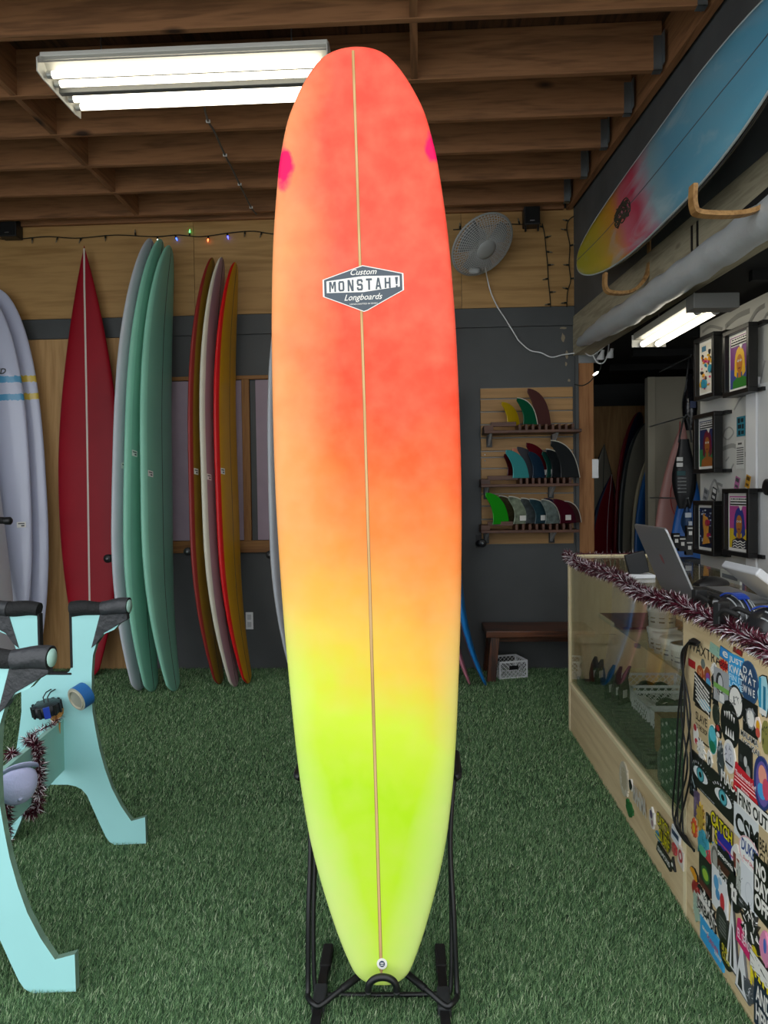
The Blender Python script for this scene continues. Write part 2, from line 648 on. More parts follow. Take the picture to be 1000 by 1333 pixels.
def board_body(prof, thick, rn, rt, nr=28):
    """loft: local z along the board, deck to -y, returns MB and a deck-height function"""
    L = prof[-1][0]
    W = max(w for _, w in prof)

    def rock(s):
        u = s / L
        r = 0
        if u > 0.5:
            r -= rn * ((u - 0.5) / 0.5) ** 2.6
        if u < 0.35:
            r -= rt * ((0.35 - u) / 0.35) ** 2.2
        return r

    def th(s, w):
        u = s / L
        e = min(u, 1 - u)
        return thick * (0.28 + 0.72 * min(1, e / 0.28) ** 0.6) * min(1, (w / (0.30 * W)) ** 0.6)

    mb = MB()
    vs_, fs, mi = [], [], []
    for (s, w) in prof:
        t = th(s, w)
        for j in range(nr):
            a = 2 * PI * j / nr
            c, sn = math.cos(a), math.sin(a)
            x = w * math.copysign(abs(c) ** 0.62, c)
            y = -t * (0.56 if sn > 0 else 0.44) * math.copysign(abs(sn) ** 0.9, sn)
            vs_.append((x, y + rock(s), s))
    k = len(prof)
    for i in range(k - 1):
        for j in range(nr):
            a = 2 * PI * (j + 0.5) / nr
            fs.append((i * nr + j, i * nr + (j + 1) % nr, (i + 1) * nr + (j + 1) % nr, (i + 1) * nr + j))
            mi.append(2 if abs(math.cos(a)) > 0.72 else (0 if math.sin(a) > 0 else 1))
    mb.add(vs_, fs, mi, True)
    mb.add(vs_[:nr], [tuple(range(nr))[::-1]], 2)
    mb.add(vs_[-nr:], [tuple(range(nr))], 2)

    def deck(s, w=None):
        if w is None:
            w = float(np.interp(s, [p[0] for p in prof], [p[1] for p in prof]))
        return rock(s) - th(s, w) * 0.56

    def deck_at(x, s):
        w = float(np.interp(s, [p[0] for p in prof], [p[1] for p in prof]))
        q = min(0.999, abs(x) / w) ** (1 / 0.62)
        sn = math.sqrt(max(0, 1 - q * q))
        return rock(s) - th(s, w) * 0.56 * sn ** 0.9
    return mb, deck_at, rock


def stringer(prof, deck_at, hw, side=-1, rock=None):
    L = prof[-1][0]
    mb = MB()
    vs_, fs = [], []
    n = 70
    for i in range(n + 1):
        s = L * (0.006 + 0.988 * i / n)
        y = deck_at(0, s)
        if side > 0:
            y = 2 * rock(s) - y * 1.0 + (y - rock(s)) * 0.22
        for x in (-hw, hw):
            vs_.append((x, y + side * 0.0012, s))
            vs_.append((x, y - side * 0.003, s))
    for i in range(n):
        a = 4 * i
        fs += [(a, a + 2, a + 6, a + 4), (a, a + 4, a + 5, a + 1), (a + 2, a + 3, a + 7, a + 6)]
    mb.add(vs_, fs)
    return mb


def board_matrix(tail, nose, n):
    z = (Vector(nose) - Vector(tail)).normalized()
    n = Vector(n)
    n = (n - z * n.dot(z)).normalized()
    y = -n
    x = y.cross(z)
    return basis(tail, x, y, z)


def paint(name, col, rough=0.4, coat=0.12, var=0.04):
    return mat(name, col, rough, 0, 0, 60, var, 3.0, coat, spec=.3)


def tag_sticker(parent, deck_at, x, s, w=0.075, h=0.05, rot=0, lines=True):
    mb = MB()
    y = deck_at(x, s)
    y2 = deck_at(x + 0.02, s)
    M = basis((x, y - 0.002, s), (1, (y2 - y) / 0.02, 0), (0, 0, 1), (-(y2 - y) / 0.02 * -1, -1, 0))
    mb.prism(rect(w, h), 0.001, M, 0)
    mb.prism(rect(w * 0.7, h * 0.18, (0, h * 0.2)), 0.0014, M, 1)
    mb.prism(rect(w * 0.35, h * 0.25, (w * .15, -h * 0.18)), 0.0014, M, 1)
    mb.build('price_sticker', [PAPER, mat('print_grey', '5b5f63', 0.7)], parent)


def simple_board(name, label, group, tail, nose, n, W, thick, deckm, bottomm, railm, rn=0.16, rt=0.10, nose_shape='round',
                 tailw=0.42, strm=None, price=None, strw=0.004, both=False, sticker_side=1):
    L = (Vector(nose) - Vector(tail)).length
    root = thing(name, None, label, 'surfboard', group, board_matrix(tail, nose, n))
    prof = gen_profile(L, W, nose_shape, tailw)
    mb, dk, rock = board_body(prof, thick, rn, rt)
    mb.build('body', [deckm, bottomm, railm], root)
    if strm:
        stringer(prof, dk, strw).build('stringer', strm, root)
    if price:
        for (x, s) in price:
            tag_sticker(root, dk, x, s)
    return root, dk


# ---- the big longboard on its rack
def main_board():
    tail = at_depth(498, 1281, 2.20)
    nose = at_depth(462, 62, 2.42)
    M = board_matrix(tail, nose, (0.0, -1, 0))
    root = thing('longboard', None, 'tall longboard fading from coral red to lime green on black rack', 'surfboard', None, M)
    rows = [(62, 456, 469), (64, 444, 482), (68, 432, 495), (75, 422, 508), (85, 413.5, 519), (100, 403.5, 531), (120, 393, 543.5),
            (151, 380, 558), (190, 371.5, 569), (226, 366, 576), (310, 360, 588), (400, 357.5, 595.5), (480, 357.5, 599.5), (566, 359, 602.5), (640, 362, 604.5),
            (705, 366, 605), (780, 371, 604), (845, 376, 602), (938, 384, 597.5), (1000, 391, 594), (1038, 396.5, 590.5), (1094, 405, 582), (1152, 420, 570),
            (1213, 439.5, 553), (1256, 457.5, 538), (1270, 467, 530), (1277, 476, 521), (1281, 486, 510)]
    Mi = M.inverted()
    n = M.to_3x3() @ Vector((0, -1, 0))
    prof = []
    RN_, RT_ = .07, .02
    for (y, a, b) in rows:
        u = (1281 - y) / 1219
        off = RN_ * max(0, (u - .5) / .5) ** 2.6 + RT_ * max(0, (.35 - u) / .35) ** 2.2
        pa, pb = Mi @ at_plane(a, y, tail + n * off, n), Mi @ at_plane(b, y, tail + n * off, n)
        prof.append(((pa.z + pb.z) / 2, (pb.x - pa.x) / 2))
    prof.sort()
    z0 = prof[0][0]
    prof = [(s - z0, w) for s, w in prof]
    # densify
    P = smooth_path([(s, w, 0) for s, w in prof], 4)
    prof = [(p.x, max(p.y, 0.006)) for p in P]
    L = prof[-1][0]
    mb, dk, rock = board_body(prof, 0.075, RN_, RT_, 36)

    m = bpy.data.materials.new('resin_fade')
    m.use_nodes = True
    nt = m.node_tree
    N = nt.nodes.new
    K = nt.links.new
    p = nt.nodes['Principled BSDF']
    p.inputs['Roughness'].default_value = 0.45
    p.inputs['Specular IOR Level'].default_value = 0.15
    tc = N('ShaderNodeTexCoord')
    sp = N('ShaderNodeSeparateXYZ')
    K(tc.outputs['Object'], sp.inputs[0])

    def noise(scale, detail=3):
        q = N('ShaderNodeTexNoise')
        q.inputs['Scale'].default_value = scale
        q.inputs['Detail'].default_value = detail
        K(tc.outputs['Object'], q.inputs['Vector'])
        return q.outputs['Fac']

    def math_(op, a, b=None, c=None):
        q = N('ShaderNodeMath')
        q.operation = op
        for i, v in enumerate((a, b, c)):
            if v is None:
                continue
            if isinstance(v, (int, float)):
                q.inputs[i].default_value = v
            else:
                K(v, q.inputs[i])
        return q.outputs[0]
    u = math_('DIVIDE', sp.outputs['Z'], L)
    u = math_('MULTIPLY_ADD', math_('SUBTRACT', noise(2.6), 0.5), 0.13, u)
    u = math_('MULTIPLY_ADD', math_('SUBTRACT', noise(9), 0.5), 0.035, u)
    u = math_('MULTIPLY_ADD', sp.outputs['X'], 0.16, u)
    rp = N('ShaderNodeValToRGB')
    e = rp.color_ramp.elements
    e[0].position, e[0].color = 0.0, lin('c9ee3c')
    e[1].position, e[1].color = 1.0, lin('ff5040')
    for ps, c in ((0.18, 'b8e81e'), (0.275, 'd3ec3c'), (0.35, 'f3c648'), (0.44, 'ff9a45'), (0.55, 'ff6630'), (0.63, 'ff5034'), (0.75, 'ff5a46'), (0.88, 'ff5440')):
        x = e.new(ps)
        x.color = lin(c)
    K(u, rp.inputs[0])
    col = rp.outputs[0]

    def mixc(fac, c1, c2):
        q = N('ShaderNodeMixRGB')
        K(fac, q.inputs[0])
        K(c1, q.inputs[1])
        if isinstance(c2, str):
            q.inputs[2].default_value = lin(c2)
        else:
            K(c2, q.inputs[2])
        return q.outputs[0]

    def ramp(v, a, b):
        q = N('ShaderNodeMapRange')
        q.inputs[1].default_value = a
        q.inputs[2].default_value = b
        K(v, q.inputs[0])
        return q.outputs[0]
    # washed, peach-coloured left rail of the upper half
    wl = math_('MULTIPLY', ramp(math_('MULTIPLY_ADD', math_('SUBTRACT', noise(6), .5), .18, sp.outputs['X']), -0.07, -0.29), ramp(sp.outputs['Z'], 0.9, 1.5))
    col = mixc(math_('MULTIPLY', wl, 0.75), col, 'f6b06c')
    # pale lime near the rails of the lower half
    ax = math_('ABSOLUTE', sp.outputs['X'])
    edge = math_('SUBTRACT', ax, math_('MULTIPLY', math_('MINIMUM', math_('MULTIPLY_ADD', sp.outputs['Z'], 0.32, 0.05), 0.275), 1.0))
    wp = math_('MULTIPLY', ramp(math_('MULTIPLY_ADD', math_('SUBTRACT', noise(5), .5), .06, edge), -0.10, 0.02), ramp(sp.outputs['Z'], 1.25, 0.85))
    col = mixc(math_('MULTIPLY', wp, 0.7), col, 'd6ec98')
    # mottling
    mo = ramp(noise(14, 5), 0.35, 0.75)
    col = mixc(math_('MULTIPLY', mo, 0.10), col, 'ffd9a8')
    # hot pink resin repairs at the rails
    for (px, py, sx, sz) in ((373, 226, 0.032, 0.07), (563, 202, 0.024, 0.05)):
        q = Mi @ at_plane(px, py, tail, n)
        dx = math_('DIVIDE', math_('SUBTRACT', sp.outputs['X'], q.x), sx)
        dz = math_('DIVIDE', math_('SUBTRACT', sp.outputs['Z'], q.z - z0), sz)
        d = math_('SQRT', math_('ADD', math_('POWER', math_('ABSOLUTE', dx), 2.0), math_('POWER', math_('ABSOLUTE', dz), 2.0)))
        d = math_('MULTIPLY_ADD', math_('SUBTRACT', noise(22), .5), 1.0, d)
        col = mixc(ramp(d, 1.15, 0.75), col, 'ff1460')
    K(col, p.inputs['Base Color'])
    bp = N('ShaderNodeBump')
    bp.inputs['Strength'].default_value = 0.06
    bp.inputs['Distance'].default_value = 0.01
    K(noise(18, 3), bp.inputs['Height'])
    K(bp.outputs[0], p.inputs['Normal'])
    body = mb.build('body', [m, m, m], root)
    body.location.z = z0
    # stringer, dark glue line beside pale wood
    st = stringer(prof, dk, 0.0034).build('stringer', wood('stringer_wood', 'd8b078', 'c0955a', 'Z', 1.5, 0.6, knots=False), root)
    st.location.z = z0
    st2 = stringer(prof, lambda x, s: dk(x, s) + 0.0005, 0.0048).build('glue_line', mat('glue_line', '8d6a3c', 0.6), root)
    st2.location.z = z0

    def on_deck(px, py):
        q = Mi @ at_plane(px, py, tail, n)
        for _ in range(2):
            q = Mi @ at_plane(px, py, tail - n * dk(q.x, q.z - z0), n)
        q.y = dk(q.x, q.z - z0)
        return q
    # hexagonal logo
    c = on_deck(473, 376)
    kk = 2.36 / FPX
    def LM(lift):
        return basis((c.x, c.y - lift, c.z), (1, 0, 0), (0, (dk(0, c.z - z0 + .05) - dk(0, c.z - z0 - .05)) / .1, 1), (0, -1, (dk(0, c.z - z0 + .05) - dk(0, c.z - z0 - .05)) / .1))
    hexo = [(0, 30), (51.5, 17.5), (51.5, -4), (1, -30), (-51.5, -8), (-51.5, 14)]
    S = lambda pl, f=1.0: [(x * kk * f, y * kk * f) for x, y in pl]
    SLATE = mat('logo_slate', '48525c', 0.5)
    CREAM = mat('logo_white', 'f0ece4', 0.5)
    mb = MB()
    def curved(poly, lift, mi):
        # lay the print on the domed deck: fan of vertices subdivided across x
        xs = np.linspace(min(p_[0] for p_ in poly), max(p_[0] for p_ in poly), 25)
        top, bot = [], []
        k = len(poly)
        for x in xs:
            ys = []
            for i in range(k):
                (xa, ya), (xb, yb) = poly[i], poly[(i + 1) % k]
                if abs(xa - xb) < 1e-9:
                    if abs(x - xa) < 1e-6:
                        ys += [ya, yb]
                    continue
                t = (x - xa) / (xb - xa)
                if -1e-6 <= t <= 1 + 1e-6:
                    ys.append(ya + (yb - ya) * t)
            top.append((x, max(ys)))
            bot.append((x, min(ys)))
        vs_, fs = [], []
        for (x, y) in [q_ for pr in zip(bot, top) for q_ in pr]:
            s = c.z - z0 + y
            vs_.append((c.x + x, dk(c.x + x, s) - lift, c.z + y))
        for i in range(24):
            fs.append((2 * i, 2 * i + 2, 2 * i + 3, 2 * i + 1))
        mb.add(vs_, fs, mi)
    curved(S(hexo), 0.0016, 1)
    curved(S(hexo, 0.962), 0.0020, 0)
    curved(S([(-46.5, 11.5), (0, 16), (46.5, 14.5), (46.5, .5), (0, -4.5), (-46.5, -3.5)]), 0.0024, 1)

    def curved_text(s, size, x, y, mi, lift, **kw):
        t = MB().text(s, size * kk, None, 0, **kw)
        vs_ = []
        for v in t.v:
            X, Z = c.x + v.x + x * kk, c.z + v.y + y * kk
            vs_.append((X, dk(X, Z - z0) - lift, Z))
        mb.add(vs_, t.f, mi)
    B_ = lambda x0, y0, x1, y1: [(x0, y0), (x1, y0), (x1, y1), (x0, y1)]
    GL_ = {'M': [B_(0, 0, .24, 1), B_(.76, 0, 1, 1), [(.12, 1), (.34, 1), (.58, .3), (.42, .3)], [(.66, 1), (.88, 1), (.58, .3), (.42, .3)]],
           'O': [B_(0, .12, .3, .88), B_(.7, .12, 1, .88), B_(.1, 0, .9, .17), B_(.1, .83, .9, 1)],
           'N': [B_(0, 0, .28, 1), B_(.72, 0, 1, 1), [(0.05, 1), (.36, 1), (.95, 0), (.64, 0)]],
           'S': [B_(.1, .83, .9, 1), B_(0, .55, .3, .9), B_(.1, .42, .9, .6), B_(.7, .1, 1, .48), B_(.1, 0, .9, .17), B_(0, .1, .28, .3), B_(.72, .7, 1, .9)],
           'T': [B_(0, .82, 1, 1), B_(.34, 0, .66, .83)],
           'A': [[(0, 0), (.28, 0), (.6, 1), (.34, 1)], [(1, 0), (.72, 0), (.4, 1), (.66, 1)], B_(.2, .2, .8, .36)],
           'H': [B_(0, 0, .3, 1), B_(.7, 0, 1, 1), B_(.2, .42, .8, .6)],
           '!': [[(.32, .3), (.58, .3), (.7, 1), (.2, 1)], B_(.3, 0, .6, .2)]}
    for i, chh in enumerate('MONSTAH!'):
        for pl in GL_[chh]:
            w_, h_ = (7.6 if chh != 'M' else 8.6), 13.2
            vs_ = []
            for (gx, gy) in pl:
                X, Z = c.x + (-43.2 + i * 11.75 + gx * w_) * kk, c.z + (-2.6 + i * .32 + gy * h_ + (1.2 if 1 < i < 6 else 0) * (gy - .5) * 2 * .6) * kk
                vs_.append((X, dk(X, Z - z0) - .0029, Z))
            mb.add(vs_, [(0, 1, 2, 3)], 0)
    curved_text('Custom', 10.5, 0, 21.0, 1, 0.0027, sx=1.0, shear=0.38, bold=0.006)
    curved_text('Longboards', 11, -1, -11.0, 1, 0.0027, sx=0.92, shear=0.38, bold=0.006)
    curved_text('HANDCRAFTED IN SPAIN', 2.8, 0, -19.5, 1, 0.0027, sx=1.1)
    mb.build('logo', [SLATE, CREAM], root)
    # round badge near the tail
    c = on_deck(497.5, 1254)
    kk = 2.22 / FPX
    mb = MB()
    Mb = basis((c.x, c.y - 0.0022, c.z), (1, 0, 0), (0, 0, 1), (0, -1, 0))
    mb.prism(ellipse(13.5 * kk, 14 * kk, 28), 0.001, Mb, 0)
    mb.prism(ellipse(7.5 * kk, 8 * kk, 20), 0.0014, Mb, 1)
    mb.prism(rect(4 * kk, 1.2 * kk, (0, 1 * kk)), 0.0018, Mb, 0)
    mb.prism(rect(4 * kk, 1.0 * kk, (0, -1.4 * kk)), 0.0018, Mb, 0)
    mb.build('round_badge', [PAPER, mat('badge_navy', '2f4258', 0.5)], root)
    return tail, nose, M, n


TAIL, NOSE, MBM, MBN = main_board()


# ---- the black tubular rack under it
def board_rack():
    root = thing('surfboard_rack', (TAIL.x, 2.35, 0), 'black tubular steel floor rack holding the coral and lime longboard', 'rack')
    o = root.location

    def tb(name, pts, r, k=5, n=10, m=BLACKM):
        q = smooth_path(pts, k) if k else [Vector(p) for p in pts]
        b = MB().tube([p - o for p in q], r, n).build(name, m, root)
        return b
    Y0 = 2.19
    F = lambda x, y, Y: at_depth(x, y, Y)
    # one bent front tube on each side: prong under the tail, bend, upright to the side hook
    for (sg, up, hk, low, pr0, pr1) in ((-1, (402.5, 1090), (390, 1003), (401, 1286), (417, 1309), (466, 1272)),
                                        (1, (586.5, 1090), (596, 1003), (595, 1286), (580, 1309), (533, 1270))):
        pu = F(*up, 2.33)
        ph = F(*hk, 2.34)
        pl = F(*low, 2.24)
        pb = F(pr0[0], pr0[1], 2.17)
        pe = F(pr1[0] - sg * 10, pr1[1] - 8, 2.27)
        bend = [F(low[0] + (0 if sg < 0 else 0), 1298, 2.2), F((low[0] * .55 + pr0[0] * .45), 1307, 2.17)]
        pts = [ph + Vector((0, 0.10, 0.02)), pu + (pl - pu) * 0.02 + Vector((0, .03, 0)), pu + (pl - pu) * 0.5, pl, bend[0], bend[1], pb, pb + (pe - pb) * 0.35, pe]
        tb('front_tube', pts, 0.0085)
        # rubber sleeve on the prong
        tb('prong_sleeve', [pb + (pe - pb) * 0.45, pe + (pe - pb) * 0.05], 0.0115, 0)
        # side hook: rubber covered stub that comes forward round the rail
        tb('side_hook', [ph + Vector((0, 0.10, 0.02)), ph + Vector((0, 0.03, 0.012)), ph + Vector((0, -0.045, 0.004)), ph + Vector((-sg * 0.012, -0.06, 0.0))], 0.012)
    # rear loop
    A = [F(412, 1080, 2.44), F(408, 1200, 2.36), F(410, 1284, 2.31), F(416, 1294, 2.30), F(425, 1295, 2.30), F(498, 1295, 2.30), F(572, 1294, 2.30), F(581, 1293, 2.30), F(587, 1283, 2.31), F(588, 1200, 2.36), F(585, 1078, 2.44)]
    tb('rear_loop', A, 0.0075, 4)
    # tail saddle: rubber covered arch in front of the tail
    sd = []
    for i in range(13):
        a = PI * i / 12
        sd.append(F(498 - 18.5 * math.cos(a), 1290 - 18 * math.sin(a) ** 0.75, 2.12))
    tb('tail_saddle', sd, 0.0105, 2)
    tb('saddle_bar', [F(479.5, 1291, 2.13), F(479.5, 1295, 2.29)], 0.0085, 0)
    tb('saddle_bar', [F(516.5, 1291, 2.13), F(516.5, 1295, 2.29)], 0.0085, 0)
    # two flat feet along the floor with padded rear ends
    for (f0, f1) in (((409, 1345), (427, 1238)), ((581, 1345), (573, 1238))):
        a = at_height(*f0, 0.018)
        b = at_height(*f1, 0.022)
        ft = MB().bar(a - o, b - o, 0.03, 0.026).build('foot', BLACK, root, 0.003)
        d = (b - a).normalized()
        MB().bar(b - d * 0.10 - o, b + d * 0.02 - o, 0.036, 0.034).build('foot_pad', RUBBER, ft, 0.006)
        c = a + d * ((2.25 - a.y) / d.y) if d.y else a
        MB().bar(c - d * 0.04 - o, c + d * 0.06 - o, 0.042, 0.045).build('clamp', mat('dark_grey_plastic', '2f3234', 0.6), root, 0.006)
board_rack()

# ---- boards along the back wall
R_ = paint('rail_grey', 'a9b1ba')
GREYB = paint('board_pale_grey', 'c6ccd4', 0.4)
MINT = paint('board_mint', '8fd0b8', 0.4)
MINT_SHADE = paint('board_mint_shaded', '82bfa9', 0.4)  # same mint, darkened: shade of the deck side put into the colour
DKLINE = mat('dark_stringer', '3a3f3c', 0.6)


def rack_board(label, group, mid_px, top_px, tail_px, W, thick, deckm, bottomm, railm, topY=6.42, tailY=None, strm=DKLINE, price=None, a=0.06, rn=.15, rt=.13, tailw=.42):
    """edge-on board between wall pegs; pixel positions are those of its near rail"""
    tl = at_height(*tail_px, 0.012)
    tail = tl + Vector((-0.02, 0.10, 0.0))
    tail.y = min(tail.y, 6.2)
    nose = at_depth(*top_px, topY)
    nose.z -= 0.0
    r = simple_board('surfboard', label, group, tail, nose, (1, -a, 0), W, thick, deckm, bottomm, railm, rn, rt, 'round', tailw, strm, price)
    return r


def rack(label, group, x_left, top_px, tail_px, W, thick, deckm, bottomm, railm, price=None, strm=DKLINE, a=0.06, topY=6.40, rt=0.13, rn=0.15, tailw=0.4):
    """x_left: image column of the near rail at mid height"""
    nose0 = at_depth(*top_px, topY)
    tail0 = at_height(*tail_px, 0.012)
    tail0.y += 0.10
    # chord X chosen so that the bow of the rail reaches x_left
    midY = (nose0.y + tail0.y) / 2 - W
    xm = at_depth(x_left, 640, midY).x + thick * 0.55
    tail = Vector((tail0.x - rt, tail0.y, 0.012))
    nose = Vector((nose0.x - rn, nose0.y, nose0.z))
    # straight spine through xm
    sh = xm - (tail.x + nose.x) / 2
    tail.x += sh * 0.5
    nose.x += sh * 0.5
    return simple_board('surfboard', label, group, tail, nose, (1, -a, 0), W, thick, deckm, bottomm, railm, rn, rt, 'round', tailw, strm, price)


G1 = 'boards in the mint wall rack'
rack('pale grey surfboard standing edge-on next to the red pointed board', G1, 148, (194, 312), (173, 903), 0.30, 0.085, GREYB, GREYB, GREYB, [(-0.2, 1.85)])
rack('mint green surfboard between the pale grey board and another mint one', G1, 164, (206, 313), (188, 905), 0.30, 0.09, MINT_SHADE, MINT, MINT, [(-0.22, 1.95)])
rack('mint green surfboard with dark stringer facing the lavender window boards', G1, 188, (214, 322), (214, 905), 0.30, 0.09, MINT_SHADE, MINT, MINT, [(-0.22, 1.78)])
G2 = 'boards in the coloured wall rack'
rack('brick red edged surfboard with olive gold deck in wall rack', G2, 249, (272, 337), (277, 895), 0.27, 0.07, paint('board_olive', '97741f'), paint('board_brick', '8e2a26'), paint('board_brick', '8e2a26'), [(-0.2, 1.8)])
rack('cream edged surfboard with dusty pink deck in wall rack', G2, 264, (285, 337), (298, 899), 0.27, 0.075, paint('board_dusty_pink', 'ad939c'), paint('board_cream', 'dedac8'), paint('board_cream', 'dedac8'), [(-0.2, 1.75)])
rack('bright red edged surfboard with mustard yellow deck beside outlet', G2, 281, (304, 343), (317, 894), 0.27, 0.075, paint('board_mustard', 'd0990f'), paint('board_red', 'd01418'), paint('board_red', 'd01418'), [(-0.2, 1.8)])
G3 = 'boards in the wall rack behind the longboard'
rack('light grey surfboard standing behind the left rail of the longboard', G3, 353, (372, 345), (378, 890), 0.28, 0.08, GREYB, GREYB, GREYB)


def plain_rack(label, group, X, top, Ym, W, thick, deckm, bottomm, railm, tailw=0.4, rt=0.13, lean=0.0):
    return simple_board('surfboard', label, group, (X - 0.02, Ym - 0.2, 0.012), (X - 0.05 - lean, Ym + 0.22, top), (1, -0.05, 0), W, thick, deckm, bottomm, railm, 0.14, rt, 'round', tailw, None)


plain_rack('blue railed surfboard with plum bottom beside the dark bench', G3, 0.37, 2.55, 6.22, 0.28, 0.08, paint('board_blue', '1f7fcc'), paint('board_plum', '6f5364'), paint('board_blue', '1f7fcc'), 0.3, .17, .12)
plain_rack('rose pink surfboard standing next to the blue and plum one', G3, 0.24, 3.2, 6.25, 0.27, 0.07, paint('board_rose', 'd88a9c'), paint('board_rose', 'd88a9c'), paint('board_rose', 'd88a9c'), 0.3, .17, .15)
plain_rack('yellow surfboard reflected in the glass display case', G3, 0.02, 3.3, 6.25, 0.27, 0.07, paint('board_yellow', 'f2b81a'), paint('board_yellow', 'f2b81a'), paint('board_yellow', 'f2b81a'))
plain_rack('white surfboard reflected in the glass case beside the yellow one', G3, -0.13, 3.3, 6.25, 0.27, 0.07, paint('board_white', 'f2f4f6'), paint('board_white', 'f2f4f6'), paint('board_white', 'f2f4f6'))
plain_rack('pale pink surfboard reflected in the glass case beside tubs', G3, -0.34, 3.3, 6.25, 0.27, 0.07, paint('board_pale_pink', 'e8a8ac'), paint('board_pale_pink', 'e8a8ac'), paint('board_pale_pink', 'e8a8ac'))

# red pointed gun, face on
RED = paint('board_crimson', '980b20', 0.5, 0.0, 0.10)
tl = at_depth(121, 893, 6.36)
tl.z = 0.012
r_, dk_ = simple_board('surfboard', 'crimson red pointed surfboard with white stringer against birch panel', None, tl, at_depth(112.5, 323, 6.60), (0.05, -1, 0), 0.285, 0.08, RED, RED, RED,
                       0.05, 0.04, 'point', 0.2, mat('white_stringer', 'd9cfc4', 0.5), None, 0.008)

# white boards at the far left
WB = paint('board_bluish_white', 'c6cbe2', 0.35, 0.15, 0.02)


def striped(base, stripe, z0, z1):
    m = bpy.data.materials.new('striped_deck')
    m.use_nodes = True
    nt = m.node_tree
    p = nt.nodes['Principled BSDF']
    p.inputs['Roughness'].default_value = 0.3
    p.inputs['Coat Weight'].default_value = 0.5
    tc = nt.nodes.new('ShaderNodeTexCoord')
    sp = nt.nodes.new('ShaderNodeSeparateXYZ')
    nt.links.new(tc.outputs['Object'], sp.inputs[0])
    no = nt.nodes.new('ShaderNodeTexNoise')
    no.inputs['Scale'].default_value = 40
    nt.links.new(tc.outputs['Object'], no.inputs['Vector'])
    zz = nt.nodes.new('ShaderNodeMath')
    zz.operation = 'MULTIPLY_ADD'
    zz.inputs[1].default_value = 0.03
    nt.links.new(no.outputs['Fac'], zz.inputs[0])
    nt.links.new(sp.outputs['Z'], zz.inputs[2])
    rp = nt.nodes.new('ShaderNodeValToRGB')
    rp.color_ramp.interpolation = 'CONSTANT'
    mr = nt.nodes.new('ShaderNodeMapRange')
    mr.inputs[1].default_value = z0
    mr.inputs[2].default_value = z1
    nt.links.new(zz.outputs[0], mr.inputs[0])
    e = rp.color_ramp.elements
    e[0].color = lin(base)
    e[1].position, e[1].color = 0.98, lin(base)
    for ps, c in ((0.02, stripe), (0.27, base), (0.72, stripe)):
        x = e.new(ps)
        x.color = lin(c)
    nt.links.new(mr.outputs[0], rp.inputs[0])
    nt.links.new(rp.outputs[0], p.inputs['Base Color'])
    return m


GA = 'white boards by the left wall'
zz0, zz1 = at_depth(30, 521, 6.45).z, at_depth(30, 488, 6.45).z
tl = at_depth(30, 890, 6.42); tl.z = .012
BY = striped('c6cbe2', 'e0c24a', zz0, zz1)
simple_board('surfboard', 'bluish white surfboard with two yellow stripes beside the birch panel', GA, (tl.x - .03, 6.42, .012), at_depth(-2, 378, 6.55), (0.05, -1, 0), 0.34, 0.08, BY, WB, BY, .05, .04, 'round', .5)
BB = striped('c6cbe2', '4a9cc8', zz0 - .02, zz1 - .02)
tl = at_depth(5, 890, 6.28)
r_, dk_ = simple_board('surfboard', 'bluish white surfboard with two blue stripes across the deck', GA, (tl.x - .02, 6.24, .012), at_depth(-22, 382, 6.42), (0.08, -1, 0), 0.35, 0.08, BB, WB, BB, .05, .04, 'round', .5, None, [(0.27, 1.36)])
mb = MB().text('ND', .07, basis((0.14, dk_(0.14, 2.73) - .003, 2.73), (1, 0, 0), (0, 0, 1), (0, -1, 0)), 0, shear=.3, bold=.02)
mb.build('brand_lettering', BLACK, r_)
for k, (xl, lab) in enumerate(((-9, 'thin white surfboard standing edge-on at the left wall end of the rack'), (.5, 'off-white surfboard edge-on between two others by the padded peg'), (10, 'pale grey-white surfboard edge-on nearest the blue striped board'))):
    X = at_depth(xl - 1, 740, 5.75).x - .03
    simple_board('surfboard', lab, GA, (X + 0.03, 5.72, 0.012), (X - 0.49, 6.1, 2.85), (1, -0.0, 0), 0.26, 0.05,
                 *([paint('edge_white_%d' % k, ('dfe5ea', 'e6e8ea', 'd6dde4')[k])] * 3), 0.12, 0.05, 'round', .4)


# padded rack pegs on the back wall
def peg(px, py, Y0, label):
    tip = at_depth(px, py, Y0)
    root = thing('rack_peg', (tip.x, YB, tip.z), label, 'rack peg', 'padded pegs on the back wall')
    MB().tube([(0, 0.0, -0.03), (0, -(YB - Y0) * .5, -0.015), (0, -(YB - Y0), 0)], 0.032, 14).build('padded_arm', RUBBER, root)
    Mx = basis((0, -(YB - Y0) - 0.012, 0), (1, 0, 0), (0, 0, 1), (0, -1, 0))
    MB().lathe([(0.036, -0.02), (0.036, 0.006), (0.03, 0.014), (0.0, 0.016)], 16, Mx).build('end_cap', BLACK, root)
    MB().lathe([(0.010, 0.012), (0.010, 0.02), (0, 0.021)], 10, Mx).build('bolt', STEEL, root)
    MB().box((-0.03, -0.012, -0.07), (0.03, 0, 0.05)).build('wall_plate', BLACK, root)
peg(141, 727, 6.1, 'black padded peg between the crimson board and the pale grey one')
peg(245, 718, 6.12, 'black padded peg beside the brick red edged board')
peg(352, 722, 6.12, 'black padded peg beside the light grey board behind the longboard')
tipp = at_depth(15, 678, 5.38)
rk = thing('rack_post', (tipp.x - .5, 5.38, 0), 'black padded rack arm in front of the edge-on white boards', 'rack post')
MB().tube([(-.02, 0, tipp.z), (.42, 0, tipp.z + .004), (.485, 0, tipp.z)], .026, 14).build('padded_arm', RUBBER, rk)
MB().lathe([(.029, -.03), (.03, .01), (.02, .02), (0, .021)], 16, basis((.48, 0, tipp.z), (0, 1, 0), (0, 0, 1), (1, 0, 0))).build('end_cap', BLACK, rk)
